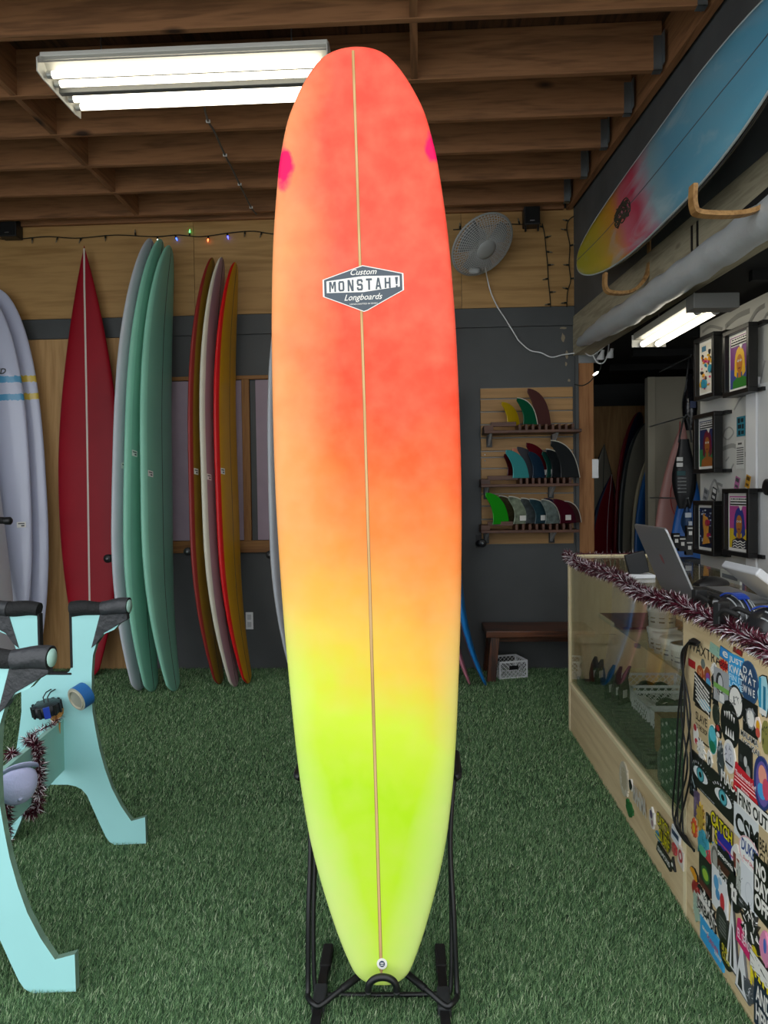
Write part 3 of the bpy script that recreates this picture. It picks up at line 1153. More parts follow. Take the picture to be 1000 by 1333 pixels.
MB().box((-.05, -.03, 0), (0.0, .03, 2.0)).build('post', BLACK, rk, .004)
MB().box((-.25, -.2, 0), (.08, .2, .02)).build('base_plate', BLACK, rk, .004)
peg(628, 707, 6.3, 'black padded peg under the lowest fin shelf')

# ================================================================== CEILING LIGHT
TUBE = mat('lit_fluorescent_tube', (1.0, 0.93, 0.76, 1), 0.4, emit=4.2)
FIXW = mat('fixture_white_enamel', 'd9d8d2', 0.3)


def tube_light(root, p, L, u, v, r=0.017):
    """p start, u along, v up"""
    a, b = p, p + u * L
    t = MB().tube([a + u * 0.03, b - u * 0.03], r, 14).build('tube', TUBE, root)
    for q, s in ((a, 1), (b, -1)):
        MB().tube([q + u * s * 0.004, q + u * s * 0.034], r * 1.05, 12).build('end_collar', mat('lamp_cap', 'b9bbbb', 0.35, 0.5), t)


zt = 3.955
p0 = at_height(62, 97, zt)
ql = thing('fluorescent_light', (0, 0, 0), 'four tube fluorescent light fixture with white end plate under joists', 'ceiling light')
x0, x1 = -2.05, -0.47
y0, y1 = 3.93, 4.42
MB().box((x0, y0 + .02, zt + .075), (x1, y1 - .02, zt + .10)).build('housing', FIXW, ql, .004)
MB().box((x0, y0 + .225, zt - .012), (x1, y0 + .265, zt + .075)).build('ballast_cover', mat('fixture_grey', '6d6e6c', .5), ql, .004)
for (ya, yb) in ((y0, y0 + .11), (y1 - .11, y1)):
    mb = MB()
    n = 3
    mb.add([(x0, ya, zt + .03), (x1, ya, zt + .03), (x1, (ya + yb) / 2, zt + .074), (x0, (ya + yb) / 2, zt + .074), (x1, yb, zt + .03), (x0, yb, zt + .03)], [(0, 1, 2, 3), (3, 2, 4, 5)])
    mb.build('reflector', FIXW, ql)
for yy in (y0 + .075, y0 + .165, y0 + .325, y0 + .415):
    tube_light(ql, Vector((x0 + .01, yy, zt + .005)), x1 - x0 - .02, Vector((1, 0, 0)), None, .019)
for xe in (x0, x1):
    MB().prism([(y0 - .01, -.02), (y0 + .06, -.03), (y1 - .06, -.03), (y1 + .01, -.02), (y1 + .01, .055), (y1 - .05, .105), (y0 + .05, .105), (y0 - .01, .055)], .006,
               basis((xe - .003, 0, zt), (0, 1, 0), (0, 0, 1), (1, 0, 0))).build('end_plate', FIXW, ql)
for xe in (-1.8, -.7):
    MB().tube([(xe, 4.17, zt + .1), (xe, 4.17, CZ + .28)], .004, 6).build('hanger', STEEL, ql)

# clipped cable under the joists
wp = [at_height(x, y, CZ - .006) for x, y in ((266, 140), (271, 158), (279, 171), (293, 202), (302, 219), (312, 240), (327, 270), (334, 279))]
cb = thing('ceiling_cable', (0, 0, 0), 'grey cable clipped across the joists behind the tube light', 'cable')
MB().tube(smooth_path(wp, 4), .007, 6).build('cable', mat('cable_grey', '6a6660', 0.6), cb)
for i in (1, 3, 5, 6):
    MB().box(wp[i] - Vector((.014, .006, .008)), wp[i] + Vector((.014, .006, .009))).build('clip', WHITE, cb)

# ================================================================== STRING LIGHTS
WIRE = mat('dark_green_wire', '1c2018', 0.7)
BULB = mat('clear_bulb', '6f6a58', 0.3)


def string_lights(label, pts, lit, n_b, up=None):
    root = thing('string_lights', (0, 0, 0), label, 'string lights', 'string lights on the back wall')
    P = smooth_path(pts, 8)
    MB().tube(P, .0045, 5).build('wire', WIRE, root)
    tot = len(P)
    for k in range(n_b):
        p = P[int((k + .5) * tot / n_b)]
        d = Vector((random.uniform(-.4, .4), -.15, random.choice((1, -1, -1)) if up is None else 0))
        if up is not None:
            d = Vector((random.choice((-1, 1)), -.2, random.uniform(-.3, .3)))
        d.normalize()
        sk = MB().tube([p, p + d * .028], .0075, 6).build('socket', WIRE, root)
        c = lit.get(k)
        m = mat('lit_bulb_' + c, c, 0.3, emit=6) if c else BULB
        MB().tube([p + d * .028, p + d * .04, p + d * .058], [.006, .0068, .002], 6).build('bulb', m, sk)


Yw = YB - .03
string_lights('dark green fairy light string sagging along the plywood above the boards', [at_depth(x, y, Yw) for x, y in ((-10, 309), (14, 312), (60, 308), (100, 310), (150, 306), (200, 308), (232, 306), (262, 308), (300, 303), (330, 301), (362, 305), (420, 304))],
              {8: '3a5cff', 9: '4ac060', 10: 'e06a3a', 11: '4a50ff', 7: 'e8f0e0'}, 16)
string_lights('short fairy light string running behind the wall fan to the speaker', [at_depth(x, y, Yw) for x, y in ((590, 299), (620, 297), (650, 292), (680, 292), (704, 291))], {}, 5)
string_lights('fairy light string dropping down the plywood from the speaker', [at_depth(x, y, Yw) for x, y in ((706, 291), (709, 305), (711, 325), (713, 345), (714, 365), (716, 385), (717, 400))], {}, 7, 1)
string_lights('fairy light string hanging down the wall corner', [at_depth(x, y, Yw) for x, y in ((756, 278), (742, 285), (738, 297), (742, 320), (741, 345), (743, 365), (739, 380), (738, 400))], {}, 8, 1)


# speakers
def speaker(px, py, w, h, label, ins):
    Y = YB - .14
    c = at_depth(px, py, Y)
    root = thing('wall_speaker', (c.x, Y, c.z), label, 'speaker', 'small black wall speakers')
    MB().box((-w / 2, 0, -h / 2), (w / 2, .12, h / 2)).build('cabinet', BLACK, root, .008)
    MB().box((-w / 2 + .012, -.006, -h / 2 + .012), (w / 2 - .012, .002, h / 2 - .012)).build('grille', mat('speaker_cloth', '0c0d0e', 0.9), root, .003)
    MB().box((-.02, -.008, -h * .32), (.02, -.006, -h * .27)).build('badge', mat('badge_silver', 'b0b4b8', .3, .8), root)
    if ins:
        for dx in (-.055, .055):
            MB().tube([(dx, .03, -h / 2 - .05), (dx, .03, -h / 2 + .01)], .008, 6).build('bracket_rod', BLACK, root)
    MB().box((-.03, .115, -.03), (.03, .14, .03)).build('wall_mount', BLACK, root)
speaker(693, 280, .14, .16, 'small black speaker above the wall fan cord near the corner', True)
speaker(9, 296, .17, .16, 'small black speaker on plywood above the white boards', False)


# ================================================================== WALL FAN
def wall_fan():
    c = at_depth(628, 319, 6.32)
    root = thing('wall_fan', c, 'grey wall mounted fan with round wire guard tilted downwards', 'fan')
    n = Vector((.42, -.55, -.72)).normalized()
    x = Vector((.8, .0, .55))
    x = (x - n * x.dot(n)).normalized()
    y = n.cross(x)
    M = basis((0, 0, 0), x, y, n)
    G = mat('fan_grey_plastic', 'a8abab', .45)
    GW = mat('fan_wire', 'd2d4d4', .4, .1)
    R = .285
    mb = MB()
    for k in range(13):
        r = .085 + (R - .01 - .085) * k / 12
        z = .075 * math.sqrt(max(0, 1 - (r / R) ** 2.2))
        mb.tube([M @ Vector((r * math.cos(a), r * math.sin(a), z)) for a in [2 * PI * i / 40 for i in range(40)]], .0026, 4, True)
    for k in range(60):
        a = 2 * PI * k / 60
        mb.tube([M @ Vector((r * math.cos(a + (r - .07) * .9), r * math.sin(a + (r - .07) * .9), .075 * math.sqrt(max(0, 1 - (min(r, R) / R) ** 2.2)))) for r in (.07, .13, .19, .24, .27, R)], .0026, 4)
    mb.build('front_guard', GW, root)
    mb = MB()
    for k in range(48):
        a = 2 * PI * k / 48
        mb.tube([M @ Vector((r * math.cos(a), r * math.sin(a), -.085 * math.sqrt(max(0, 1 - (min(r, R) / R) ** 3)))) for r in (.08, .16, .23, .27, R)], .0022, 4)
    mb.build('rear_guard', GW, root)
    MB().tube([M @ Vector((R * math.cos(a), R * math.sin(a), 0)) for a in [2 * PI * i / 48 for i in range(48)]], .010, 8, True).build('rim', G, root)
    MB().lathe([(0.088, .070), (.086, .082), (.05, .09), (0, .092)], 28, M).build('centre_cap', G, root)
    mb = MB()
    for k in range(3):
        a0 = 2 * PI * k / 3
        vs_, fs = [], []
        for i in range(9):
            t = i / 8
            for j in range(7):
                r = .05 + .195 * j / 6
                a = a0 + (t - .5) * (1.35 - .15 * j / 6)
                vs_.append((r * math.cos(a), r * math.sin(a), (t - .5) * .06))
        for i in range(8):
            for j in range(6):
                fs.append((i * 7 + j, i * 7 + j + 1, i * 7 + j + 8, i * 7 + j + 7))
        b = MB().add(vs_, fs, 0, True, M).build('blade', mat('fan_blade', '7e8386', .35), root)
        b.modifiers.new('thickness', 'SOLIDIFY').thickness = .003
    MB().lathe([(.0, .03), (.05, .03), (.05, -.03), (0, -.03)], 20, M).build('hub', G, root)
    MB().lathe([(0.0, -.21), (.06, -.205), (.085, -.17), (.09, -.09), (.06, -.06), (0, -.06)], 24, M).build('motor_housing', G, root)
    w = Vector((-.02, YB - c.y, -.02))
    mb = MB().tube([M @ Vector((0, 0, -.17)), M @ Vector((0, 0, -.2)) * .5 + w * .5, w], [.035, .04, .045], 12)
    mb.build('neck', G, root)
    MB().box(w - Vector((.07, .05, .12)), w + Vector((.07, 0, .12))).build('wall_bracket', G, root, .012)
    q = at_depth(618, 352, 6.4) - c
    MB().lathe([(0, -.02), (.05, -.018), (.055, 0), (.045, .02), (0, .022)], 18, basis(q, (1, 0, 0), (0, .8, .6), (0, -.6, .8))).build('control_knob_box', G, root)
wall_fan()
cp = [at_depth(x, y, Y) for x, y, Y in ((632, 348, 6.45), (635, 365, 6.6), (640, 383, 6.63), (648, 400, 6.63), (656, 412, 6.63), (661, 420, 6.63), (672, 438, 6.63), (676, 444, 6.63), (690, 456, 6.63), (704, 459, 6.63), (718, 465, 6.63), (732, 462, 6.63), (752, 459, 6.62), (760, 456, 6.62))]
tag(MB().tube(smooth_path(cp, 4), .006, 6).build('fan_cord', WHITE), 'white power cord trailing from the wall fan down the charcoal wall', 'cord')

# ================================================================== FIN DISPLAY
SLAT = wood('slatwall_mdf', 'b48a55', 'a27a48', 'X', .8, .55, knots=False)
x0, x1 = .548, 1.372
z1, z0 = 2.555, 1.14
sw = thing('slatwall_panel', (0, YB - .008, 0), 'tan grooved slatwall panel behind the fin shelves', 'slatwall')
MB().box((x0, -.010, z0), (x1, 0, z1)).build('backing', mat('slat_groove', '6d6a62', .4, .5), sw)
rows = [z1, 2.455, 2.34, 2.225, 2.105, 1.985, 1.93, 1.83, 1.73, 1.60, 1.49, 1.37, 1.255, z0]
for a, b in zip(rows[:-1], rows[1:]):
    MB().box((x0, -.024, b + .006), (x1, -.008, a - .006)).build('slat', SLAT, sw, .003, 1)
for dz in (1.955, 1.90):
    MB().lathe([(.006, 0), (.006, .006), (0, .007)], 8, basis((x0 + .035, -.024, dz), (1, 0, 0), (0, 0, 1), (0, -1, 0))).build('screw', WHITE, sw)
BRN = wood('shelf_walnut', '5e3a28', '40261a', 'X', 1.5, .5, knots=False)


def fin(label, base, tip, lean, w, pal, pattern=None, a=.55, lift=0.0, rim=None, lab=None):
    """swept fin; base = centre of base (front plane), height tip, sweeps to -x.  a = turn about z"""
    out = []
    H = tip
    n = 14
    # outline: local x along the chord, y up, tip sweeps back (to -x)
    lead = [(w * .5 * (1 - t) + (-lean) * t - .0 + (.34 * w) * math.sin(PI * t) * .9, H * math.sin(t * PI / 2)) for t in [i / n for i in range(n + 1)]]
    trail = [(-w * .5 * (1 - t) + (-lean - .02) * t + (.22 * w) * math.sin(PI * t), H * (.96 * t ** 1.05)) for t in [i / n for i in range(n + 1)]]
    poly = lead + trail[::-1][1:]
    poly = poly[:-1] + [trail[0]]
    ca, sa = math.cos(a), math.sin(a)
    M = basis(base, (ca, sa, 0), (0, 0, 1), (sa, -ca, 0))
    root = thing('surfboard_fin', None, label, 'fin', 'fins on the wall shelves', Matrix.Translation(base))
    Ml = basis((0, 0, 0), (ca, sa, 0), (0, 0, 1), (sa, -ca, 0))
    mb = MB().prism(poly, .009, Ml, 0, 1)
    mb.build('blade', [pal[0], pal[1] if len(pal) > 1 else pal[0]], root, .002, 1)
    if rim:
        mb = MB()
        k = len(lead)
        for i in range(k - 1):
            (xa, ya), (xb, yb) = lead[i], lead[i + 1]
            mb.bar(Ml @ Vector((xa, ya, .0065)), Ml @ Vector((xb, yb, .0065)), .008, .008, Ml.to_3x3() @ Vector((0, 0, 1)))
        mb.build('edge_stripe', rim, root)
    if lab:
        MB().prism(rect(w * .32, .045, (w * .0, .05)), .0022, Ml @ Matrix.Translation((0, 0, .009)), 0).build('price_label', PAPER, root)
    return root


def fin_shelf(y_px, xl, xr, label, block):
    zc = at_depth(685, y_px, 6.5).z
    root = thing('fin_shelf', (0, YB, zc), label, 'shelf', 'fin shelves on the slatwall')
    xa, xb = at_depth(xl, y_px, 6.42).x, at_depth(xr, y_px, 6.42).x
    MB().box((xa, -.30, -.025), (xb, -.034, .0)).build('shelf_board', BRN, root, .003)
    MB().box((xa + .06, -.26, .035), (xa + .06 + block, -.22, .075)).build('slot_block', BRN, root, .003)
    MB().box((xa, -.28, .0), (xa + .08, -.06, .045)).build('end_block', BRN, root, .003)
    n = 9
    for k in range(n):
        x = xa + .06 + block + (xb - xa - .10 - block) * (k + .5) / n
        MB().box((x - .011, -.27, .0), (x + .011, -.05, .05)).build('divider', BRN, root, .002, 1)
    for xx in (xa + .06, xb - .2):
        mb = MB().prism([(0, 0), (.24, 0), (.0, -.1)], .02, basis((xx - .01, -.034, -.026), (0, -1, 0), (0, 0, 1), (1, 0, 0)))
        mb.build('bracket', mat('bracket_silver', 'c4c8ca', .4, .2), root)
        MB().box((xx - .02, -.06, -.13), (xx + .03, -.034, -.03)).build('bracket_foot', BLACK, root)
    return zc


z_a = fin_shelf(561, 630, 756, 'top walnut shelf of the fin display holding three fins', .22)
z_b = fin_shelf(630, 626, 752, 'middle walnut shelf of the fin display with teal and coral fins', .26)
z_c = fin_shelf(689, 626, 753, 'lowest walnut shelf of the fin display with bright green fin', .22)
FM = lambda n, c: mat('fin_' + n, c, .25, coat=.5)
WR = mat('fin_white_edge', 'd5d2c4', .4)


def put(px, z, tip_px, w, label, pal, lean_px, Y=6.45, **kw):
    """px: image column of the base centre; tip_px: image row of the tip"""
    b = at_depth(px, 561 if z == z_a else (630 if z == z_b else 689), Y)
    top = at_depth(px, tip_px, Y)
    base = Vector((b.x, Y, z + .052))
    fin(label, base, top.z - base.z, lean_px * Y / FPX, w * 1.22, pal, **kw)


put(668, z_a, 524, .12, 'small yellow fin on the top shelf', [FM('yellow', 'b99a12')], 18, 6.50)
put(690, z_a, 519, .13, 'dark green fin with cream edge on the top shelf', [FM('green', '0d5a3c')], 21, 6.44, rim=WR)
put(706, z_a, 507, .16, 'large plum brown fin on the top shelf', [FM('plum', '5d3a38')], 24, 6.52)
put(668, z_b, 591, .13, 'dark maroon fin behind the teal one on the middle shelf', [FM('maroon', '4e0f18')], 14, 6.58)
put(678, z_b, 586, .15, 'teal fin on the middle shelf', [FM('teal', '3f9a9c')], 24, 6.42)
put(685, z_b, 584, .15, 'coral pink fin behind the teal fin', [FM('coral', 'c98468')], 22, 6.50)
put(694, z_b, 582, .16, 'slate grey fin behind the coral one on the middle shelf', [FM('slate', '4a4c54')], 26, 6.54)
put(701, z_b, 588, .12, 'navy blue fin between slate and crimson fins', [FM('navy', '1d3348')], 16, 6.5)
put(709, z_b, 577, .15, 'crimson fin with black and white tip on the middle shelf', [FM('crimson', '5a0f1a')], 30, 6.54, lab=True)
put(720, z_b, 588, .14, 'dark green fin with pale print on the middle shelf', [FM('bottle', '143f38')], 18, 6.48, lab=True)
put(728, z_b, 585, .16, 'black fin with white edge line on the middle shelf', [FM('black', '1d2124')], 22, 6.46, rim=WR)
put(742, z_b, 574, .18, 'large charcoal fin with white patterned panel at shelf end', [FM('charcoal', '2d3032')], 32, 6.52, rim=WR)
put(652, z_c, 641, .15, 'bright green fin at the left end of the lowest shelf', [FM('lime', '1fa01c')], 24, 6.42)
put(664, z_c, 645, .15, 'brown camouflage fin behind the bright green one', [mat('fin_camo', '4d4630', .3, var=.5, vscale=26, coat=.5)], 18, 6.54, rim=WR)
put(680, z_c, 646, .17, 'pale sage fin with dark blotches on the lowest shelf', [mat('fin_sage', '7f8a76', .3, var=.55, vscale=20, coat=.5)], 22, 6.44, rim=WR, lab=True)
put(694, z_c, 648, .15, 'grey patterned fin next to the pale sage one', [mat('fin_greypat', '4c5254', .3, var=.4, vscale=30, coat=.5)], 20, 6.5, rim=WR)
put(707, z_c, 649, .16, 'dark teal fin with price label on the lowest shelf', [mat('fin_petrol', '28424c', .3, var=.3, vscale=25, coat=.5)], 22, 6.46, rim=WR, lab=True)
put(719, z_c, 650, .14, 'marbled grey fin beside the dark teal one', [mat('fin_marble', '6f7c78', .3, var=.5, vscale=22, coat=.5)], 18, 6.42, rim=WR)
put(727, z_c, 648, .15, 'deep purple fin on the lowest shelf', [FM('purple', '2c1f3c')], 24, 6.52)
put(739, z_c, 649, .16, 'wine red fin with price label on the lowest shelf', [FM('wine', '4a1020')], 24, 6.46, lab=True)
put(748, z_c, 652, .12, 'rosewood brown fin at the right end of the lowest shelf', [FM('rosewood', '4a2d2a')], 18, 6.56, rim=WR)

# ================================================================== BENCH AND CRATE
BEN = wood('bench_stained_wood', '6b3a1c', '331a0e', 'X', 1.2, .45, coat=.3)
BENZ = wood('bench_leg_wood', '6b3a1c', '331a0e', 'Z', 1.2, .45, coat=.3)
bn = thing('wooden_bench', (.98, 6.40, 0), 'dark stained wooden bench against the charcoal wall', 'bench')
MB().box((-.44, -.22, .385), (.44, .22, .44)).build('seat', BEN, bn, .006)
for s in (-1, 1):
    for yy in (-.16, .16):
        MB().bar((s * .36, yy, .385), (s * .40, yy * 1.15, 0.0), .075, .06, (0, 1, 0)).build('leg', BENZ, bn, .004)
    MB().box((s * .375 - .025, -.15, .30), (s * .375 + .025, .15, .36)).build('cross_rail', BEN, bn, .003)
MB().box((-.36, -.025, .31), (.36, .025, .36)).build('stretcher', BEN, bn, .003)


def lattice_wall(mb, p, u, v, W, H, n, m, bw=.006, t=.004, hole=None):
    """diagonal lattice panel with solid border, p corner, u right, v up"""
    nrm = u.cross(v)

    def strip(a, b, w):
        A, B = p + u * a[0] + v * a[1], p + u * b[0] + v * b[1]
        mb.bar(A, B, w, t, nrm)
    strip((0, bw), (W, bw), bw * 2.2)
    strip((0, H - bw), (W, H - bw), bw * 2.6)
    strip((bw, 0), (bw, H), bw * 2)
    strip((W - bw, 0), (W - bw, H), bw * 2)
    stp = W / n
    k = -int(H / stp) - 1
    while k * stp < W:
        for sgn in (1, -1):
            a0 = k * stp
            pts = []
            x0_, y0_ = a0, 0.0
            x1_, y1_ = a0 + H, H
            if x0_ < 0:
                y0_ -= x0_
                x0_ = 0
            if x1_ > W:
                y1_ -= x1_ - W
                x1_ = W
            if x1_ - x0_ > .004:
                if sgn == 1:
                    strip((x0_, y0_), (x1_, y1_), bw * .55)
                else:
                    strip((W - x0_, y0_), (W - x1_, y1_), bw * .55)
        k += 1
    if hole:
        pass


def crate(label, loc, rz, W, D, H, n=9, group=None, handle=True):
    root = thing('plastic_crate', None, label, 'crate', group, Matrix.Translation(loc) @ Matrix.Rotation(rz, 4, 'Z'))
    Z = Vector((0, 0, 1))
    for nm, p, u, w in (('front_side', Vector((-W / 2, -D / 2, 0)), Vector((1, 0, 0)), W), ('back_side', Vector((W / 2, D / 2, 0)), Vector((-1, 0, 0)), W),
                        ('end_side', Vector((W / 2, -D / 2, 0)), Vector((0, 1, 0)), D), ('end_side', Vector((-W / 2, D / 2, 0)), Vector((0, -1, 0)), D)):
        mb = MB()
        lattice_wall(mb, p, u, Z, w, H, max(4, int(n * w / W)), 1)
        s = mb.build(nm, WHITE, root)
        if handle:
            c = p + u * w / 2 + Z * (H * .62)
            nn = u.cross(Z)
            fr = MB().bar(c - u * w * .16 + nn * .003, c + u * w * .16 + nn * .003, H * .22, .006, nn)
            fr.build('handle_slot', BLACK, s)
    MB().box((-W / 2, -D / 2, 0), (W / 2, D / 2, .005)).build('bottom', WHITE, root)
    return root


crate('white lattice plastic crate on the turf under the dark bench', at_height(664, 884, .01) + Vector((0.0, .14, 0)), .30, .26, .24, .15, 7)

# ================================================================== BACK ROOM
NIGHT = mat('black_ceiling_paint', '0d0e0f', .8)
c2 = struct(MB().box((1.60, .6, 2.90), (5.0, 9.15, 3.0)).build('ceiling_back_room', NIGHT))
for k in range(9):
    MB().box((1.95, 1.2 + k * .8, 2.84), (4.9, 1.25 + k * .8, 2.90)).build('joist', NIGHT, c2)
struct(MB().box((1.40, 9.0, 0), (4.9, 9.15, 2.9)).build('wall_back_room', DARK2))
W2 = bpy.data.objects['wall_back_room']
MB().box((1.6, 8.97, 0), (3.4, 9.0, 2.63)).build('plywood_panel', PLYV, W2)
struct(MB().box((1.45, YB + .12, 0), (1.55, 9.0, 2.9)).build('wall_back_room_left', DARK2))
struct(MB().box((2.235, 7.3, 0), (4.8, 7.40, 2.72)).build('wall_beige', mat('beige_panel', '8a8474', .7, var=.04)))
MB().box((2.23, 7.285, 0), (2.30, 7.3, 2.72)).build('corner_strip', mat('beige_strip', '96907f', .7), bpy.data.objects['wall_beige'])

# white mural wall
WP0 = Vector((2.10, 5.6, 0))


def ww(d, off, z):
    p = WP0 + RU * d + RN * off
    p.z = z
    return p


WWM = mat('white_wall_paint', 'cfcfca', .6, var=.03)
wm = struct(MB().bar(ww(0, -.06, 1.42), ww(5.2, -.06, 1.42), .12, 2.84).build('wall_mural', WWM))
struct(MB().box((4.8, .6, 0), (4.9, 9.0, 2.9)).build('wall_far_right', DARK2))
INK = mat('mural_grey', 'a9a9a6', .7)


def on_ww(px, py, off=0.0):
    return at_plane(px, py, WP0 + RN * off, RN)


def mural(pts, w):
    mb = MB()
    P = smooth_path([on_ww(x, y, .002) for x, y in pts], 5)
    for a, b in zip(P[:-1], P[1:]):
        d = (b - a).normalized()
        mb.bar(a - d * w * .25, b + d * w * .25, w, .002, RN)
    mb.build('mural_stroke', INK, wm)


for pts, w in (([(915, 432), (925, 425), (940, 428)], .02), ([(945, 425), (960, 412), (975, 405)], .035), ([(975, 422), (985, 405), (995, 398)], .03), ([(990, 425), (998, 410), (1004, 405)], .02),
               ([(956, 533), (962, 522), (968, 515)], .012), ([(980, 535), (985, 520), (996, 470)], .012), ([(940, 585), (955, 580), (968, 590), (980, 596)], .03), ([(944, 560), (950, 556), (955, 563), (948, 572), (942, 568), (944, 560)], .01),
               ([(975, 555), (988, 552), (985, 575), (1000, 585)], .03), ([(975, 600), (985, 612), (1000, 617)], .025), ([(945, 600), (949, 595)], .01), ([(950, 615), (955, 604)], .012), ([(936, 640), (934, 630), (940, 632)], .02),
               ([(920, 650), (930, 625), (936, 640)], .02), ([(985, 700), (995, 680), (1004, 672)], .03), ([(980, 660), (1000, 652)], .015), ([(968, 745), (985, 715), (1004, 695)], .035), ([(940, 750), (950, 735)], .02)):
    mural(pts, w)
# white door casing at the right edge of the mural wall
a = on_ww(977, 600)
b = on_ww(990, 600)
da, db = (a - WP0).dot(RU), (b - WP0).dot(RU)
MB().bar(ww((da + db) / 2, .015, 0), ww((da + db) / 2, .015, 2.33), db - da, .03, RN).build('door_casing', WHITE, wm)
MB().bar(ww(db + .3, .01, 0), ww(db + .3, .01, 2.28), .58, .02, RN).build('door_leaf', mat('door_white', 'dfe2e4', .5), wm)
q = on_ww(1002, 634, .03)
MB().lathe([(.05, 0), (.05, .02), (.03, .024), (0, .024)], 20, basis(q, RU, (0, 0, 1), RN)).build('door_knob', BLACK, wm)

# two-tube light of the back room
tl2 = thing('fluorescent_light', (0, 0, 0), 'two tube fluorescent shop light hanging in the back room', 'ceiling light')
fa, fb = at_height(845, 449, 2.70), at_height(922, 404, 2.70)
fu = (fb - fa).normalized()
fv = Vector((0, 0, 1)).cross(fu).normalized()
MB().bar(fa + Vector((0, 0, .06)), fb + Vector((0, 0, .06)), .05, .23, fv).build('housing', mat('dark_fixture', 'a7a59c', .4), tl2, .004)
for s in (-.055, .055):
    tube_light(tl2, fa + fv * s, (fb - fa).length, fu, None, .021)
MB().bar(fa + Vector((0, 0, .03)) - fu * .012, fa + Vector((0, 0, .03)), .09, .25, fv).build('end_plate', FIXW, tl2)
MB().bar(fb + Vector((0, 0, .03)), fb + fu * .12 + Vector((0, 0, .03)), .09, .27, fv).build('end_plate', mat('fixture_grey', '6d6e6c', .5), tl2, .006)
for t in (.2, .8):
    p = fa + (fb - fa) * t
    MB().tube([p + Vector((0, 0, .08)), p + Vector((0, 0, .22))], .004, 6).build('hanger', STEEL, tl2)


# framed prints
def frame_thing(x0, x1, yt, yb, label, art, depth=.09, bw=.03):
    a, b = on_ww(x0, (yt + yb) / 2, depth), on_ww(x1, (yt + yb) / 2, depth)
    da, db = (a - WP0).dot(RU), (b - WP0).dot(RU)
    xm = (x0 + x1) / 2
    zt, zb = on_ww(xm, yt, depth).z, on_ww(xm, yb, depth).z
    W, H = db - da, zt - zb
    c = ww((da + db) / 2, depth, (zt + zb) / 2)
    root = thing('picture_frame', None, label, 'framed print', 'framed prints on the mural wall', basis(c, RU, (0, 0, 1), RN))
    FR = mat('black_frame', '121212', .35)
    for nm, lo, hi in (('frame_rail', (-W / 2, H / 2 - bw, -.05), (W / 2, H / 2, .012)), ('frame_rail', (-W / 2, -H / 2, -.05), (W / 2, -H / 2 + bw, .012)),
                       ('frame_stile', (-W / 2, -H / 2 + bw, -.05), (-W / 2 + bw, H / 2 - bw, .012)), ('frame_stile', (W / 2 - bw, -H / 2 + bw, -.05), (W / 2, H / 2 - bw, .012))):
        MB().box(lo, hi).build(nm, FR, root, .003)
    MB().box((-W / 2 + .02, -H / 2 + .02, -.03), (W / 2 - .02, H / 2 - .02, -.02)).build('mount_board', PAPER, root)
    for z in (-H / 2 + .012, H / 2 - .012):
        MB().box((-W / 2, z - .012, -depth + .001), (W / 2 + .05, z + .012, -.05)).build('ledge_rail', FR, root)
    w, h = W - 2 * bw - .03, H - 2 * bw - .04
    mb = MB()
    mats = []

    def ink(c):
        m = mat('print_ink_' + c, c, .5)
        if m not in mats:
            mats.append(m)
        return mats.index(m)
    lay = [0]

    def shape(poly, c):
        lay[0] += 1
        mb.prism([(x * w / 2, y * h / 2) for x, y in poly], .0004 + .00035 * lay[0], Matrix.Translation((0, 0, -.02)), ink(c))
    art(shape)
    mb.build('print', mats, root)


E = lambda cx, cy, rx, ry, n=14: [(cx + rx * math.cos(2 * PI * i / n), cy + ry * math.sin(2 * PI * i / n)) for i in range(n)]
Q = lambda x0, y0, x1, y1: [(x0, y0), (x1, y0), (x1, y1), (x0, y1)]


def bubble(shape, x0, y0, x1, y1, tip):
    shape([(x0, y0), (tip[0] - .18, y0), tip, (tip[0] + .12, y0), (x1, y0), (x1, y1), (x0, y1)], 'f0efe9')
    for k in range(3):
        y = y1 - (k + .6) * (y1 - y0) / 3.2
        x = x0 + .08
        while x < x1 - .15:
            l = random.uniform(.08, .25)
            shape(Q(x, y - .025, min(x + l, x1 - .08), y + .025), '222222')
            x += l + .07


def art_doodle(shape):
    shape(Q(-1, -1, 1, 1), 'e9e4d8')
    cs = ('c8346a', '2f8fae', 'e0b62c', '20242a', 'd86a9a', '20242a', '8a2a3a', 'e9a21c')
    shape(Q(-.8, .7, -.2, .92), '4c7f9c')
    for k in range(46):
        x, y = random.uniform(-.82, .82), random.uniform(-.85, .62)
        r = random.uniform(.05, .16)
        shape([(x + r * random.uniform(.4, 1.1) * math.cos(a), y + .7 * r * random.uniform(.4, 1.1) * math.sin(a)) for a in [i * PI / 4 for i in range(8)]], random.choice(cs))
    shape(E(-.3, -.65, .28, .18), '2f8fae')
    shape(E(.6, -.1, .25, .16), '2f8fae')


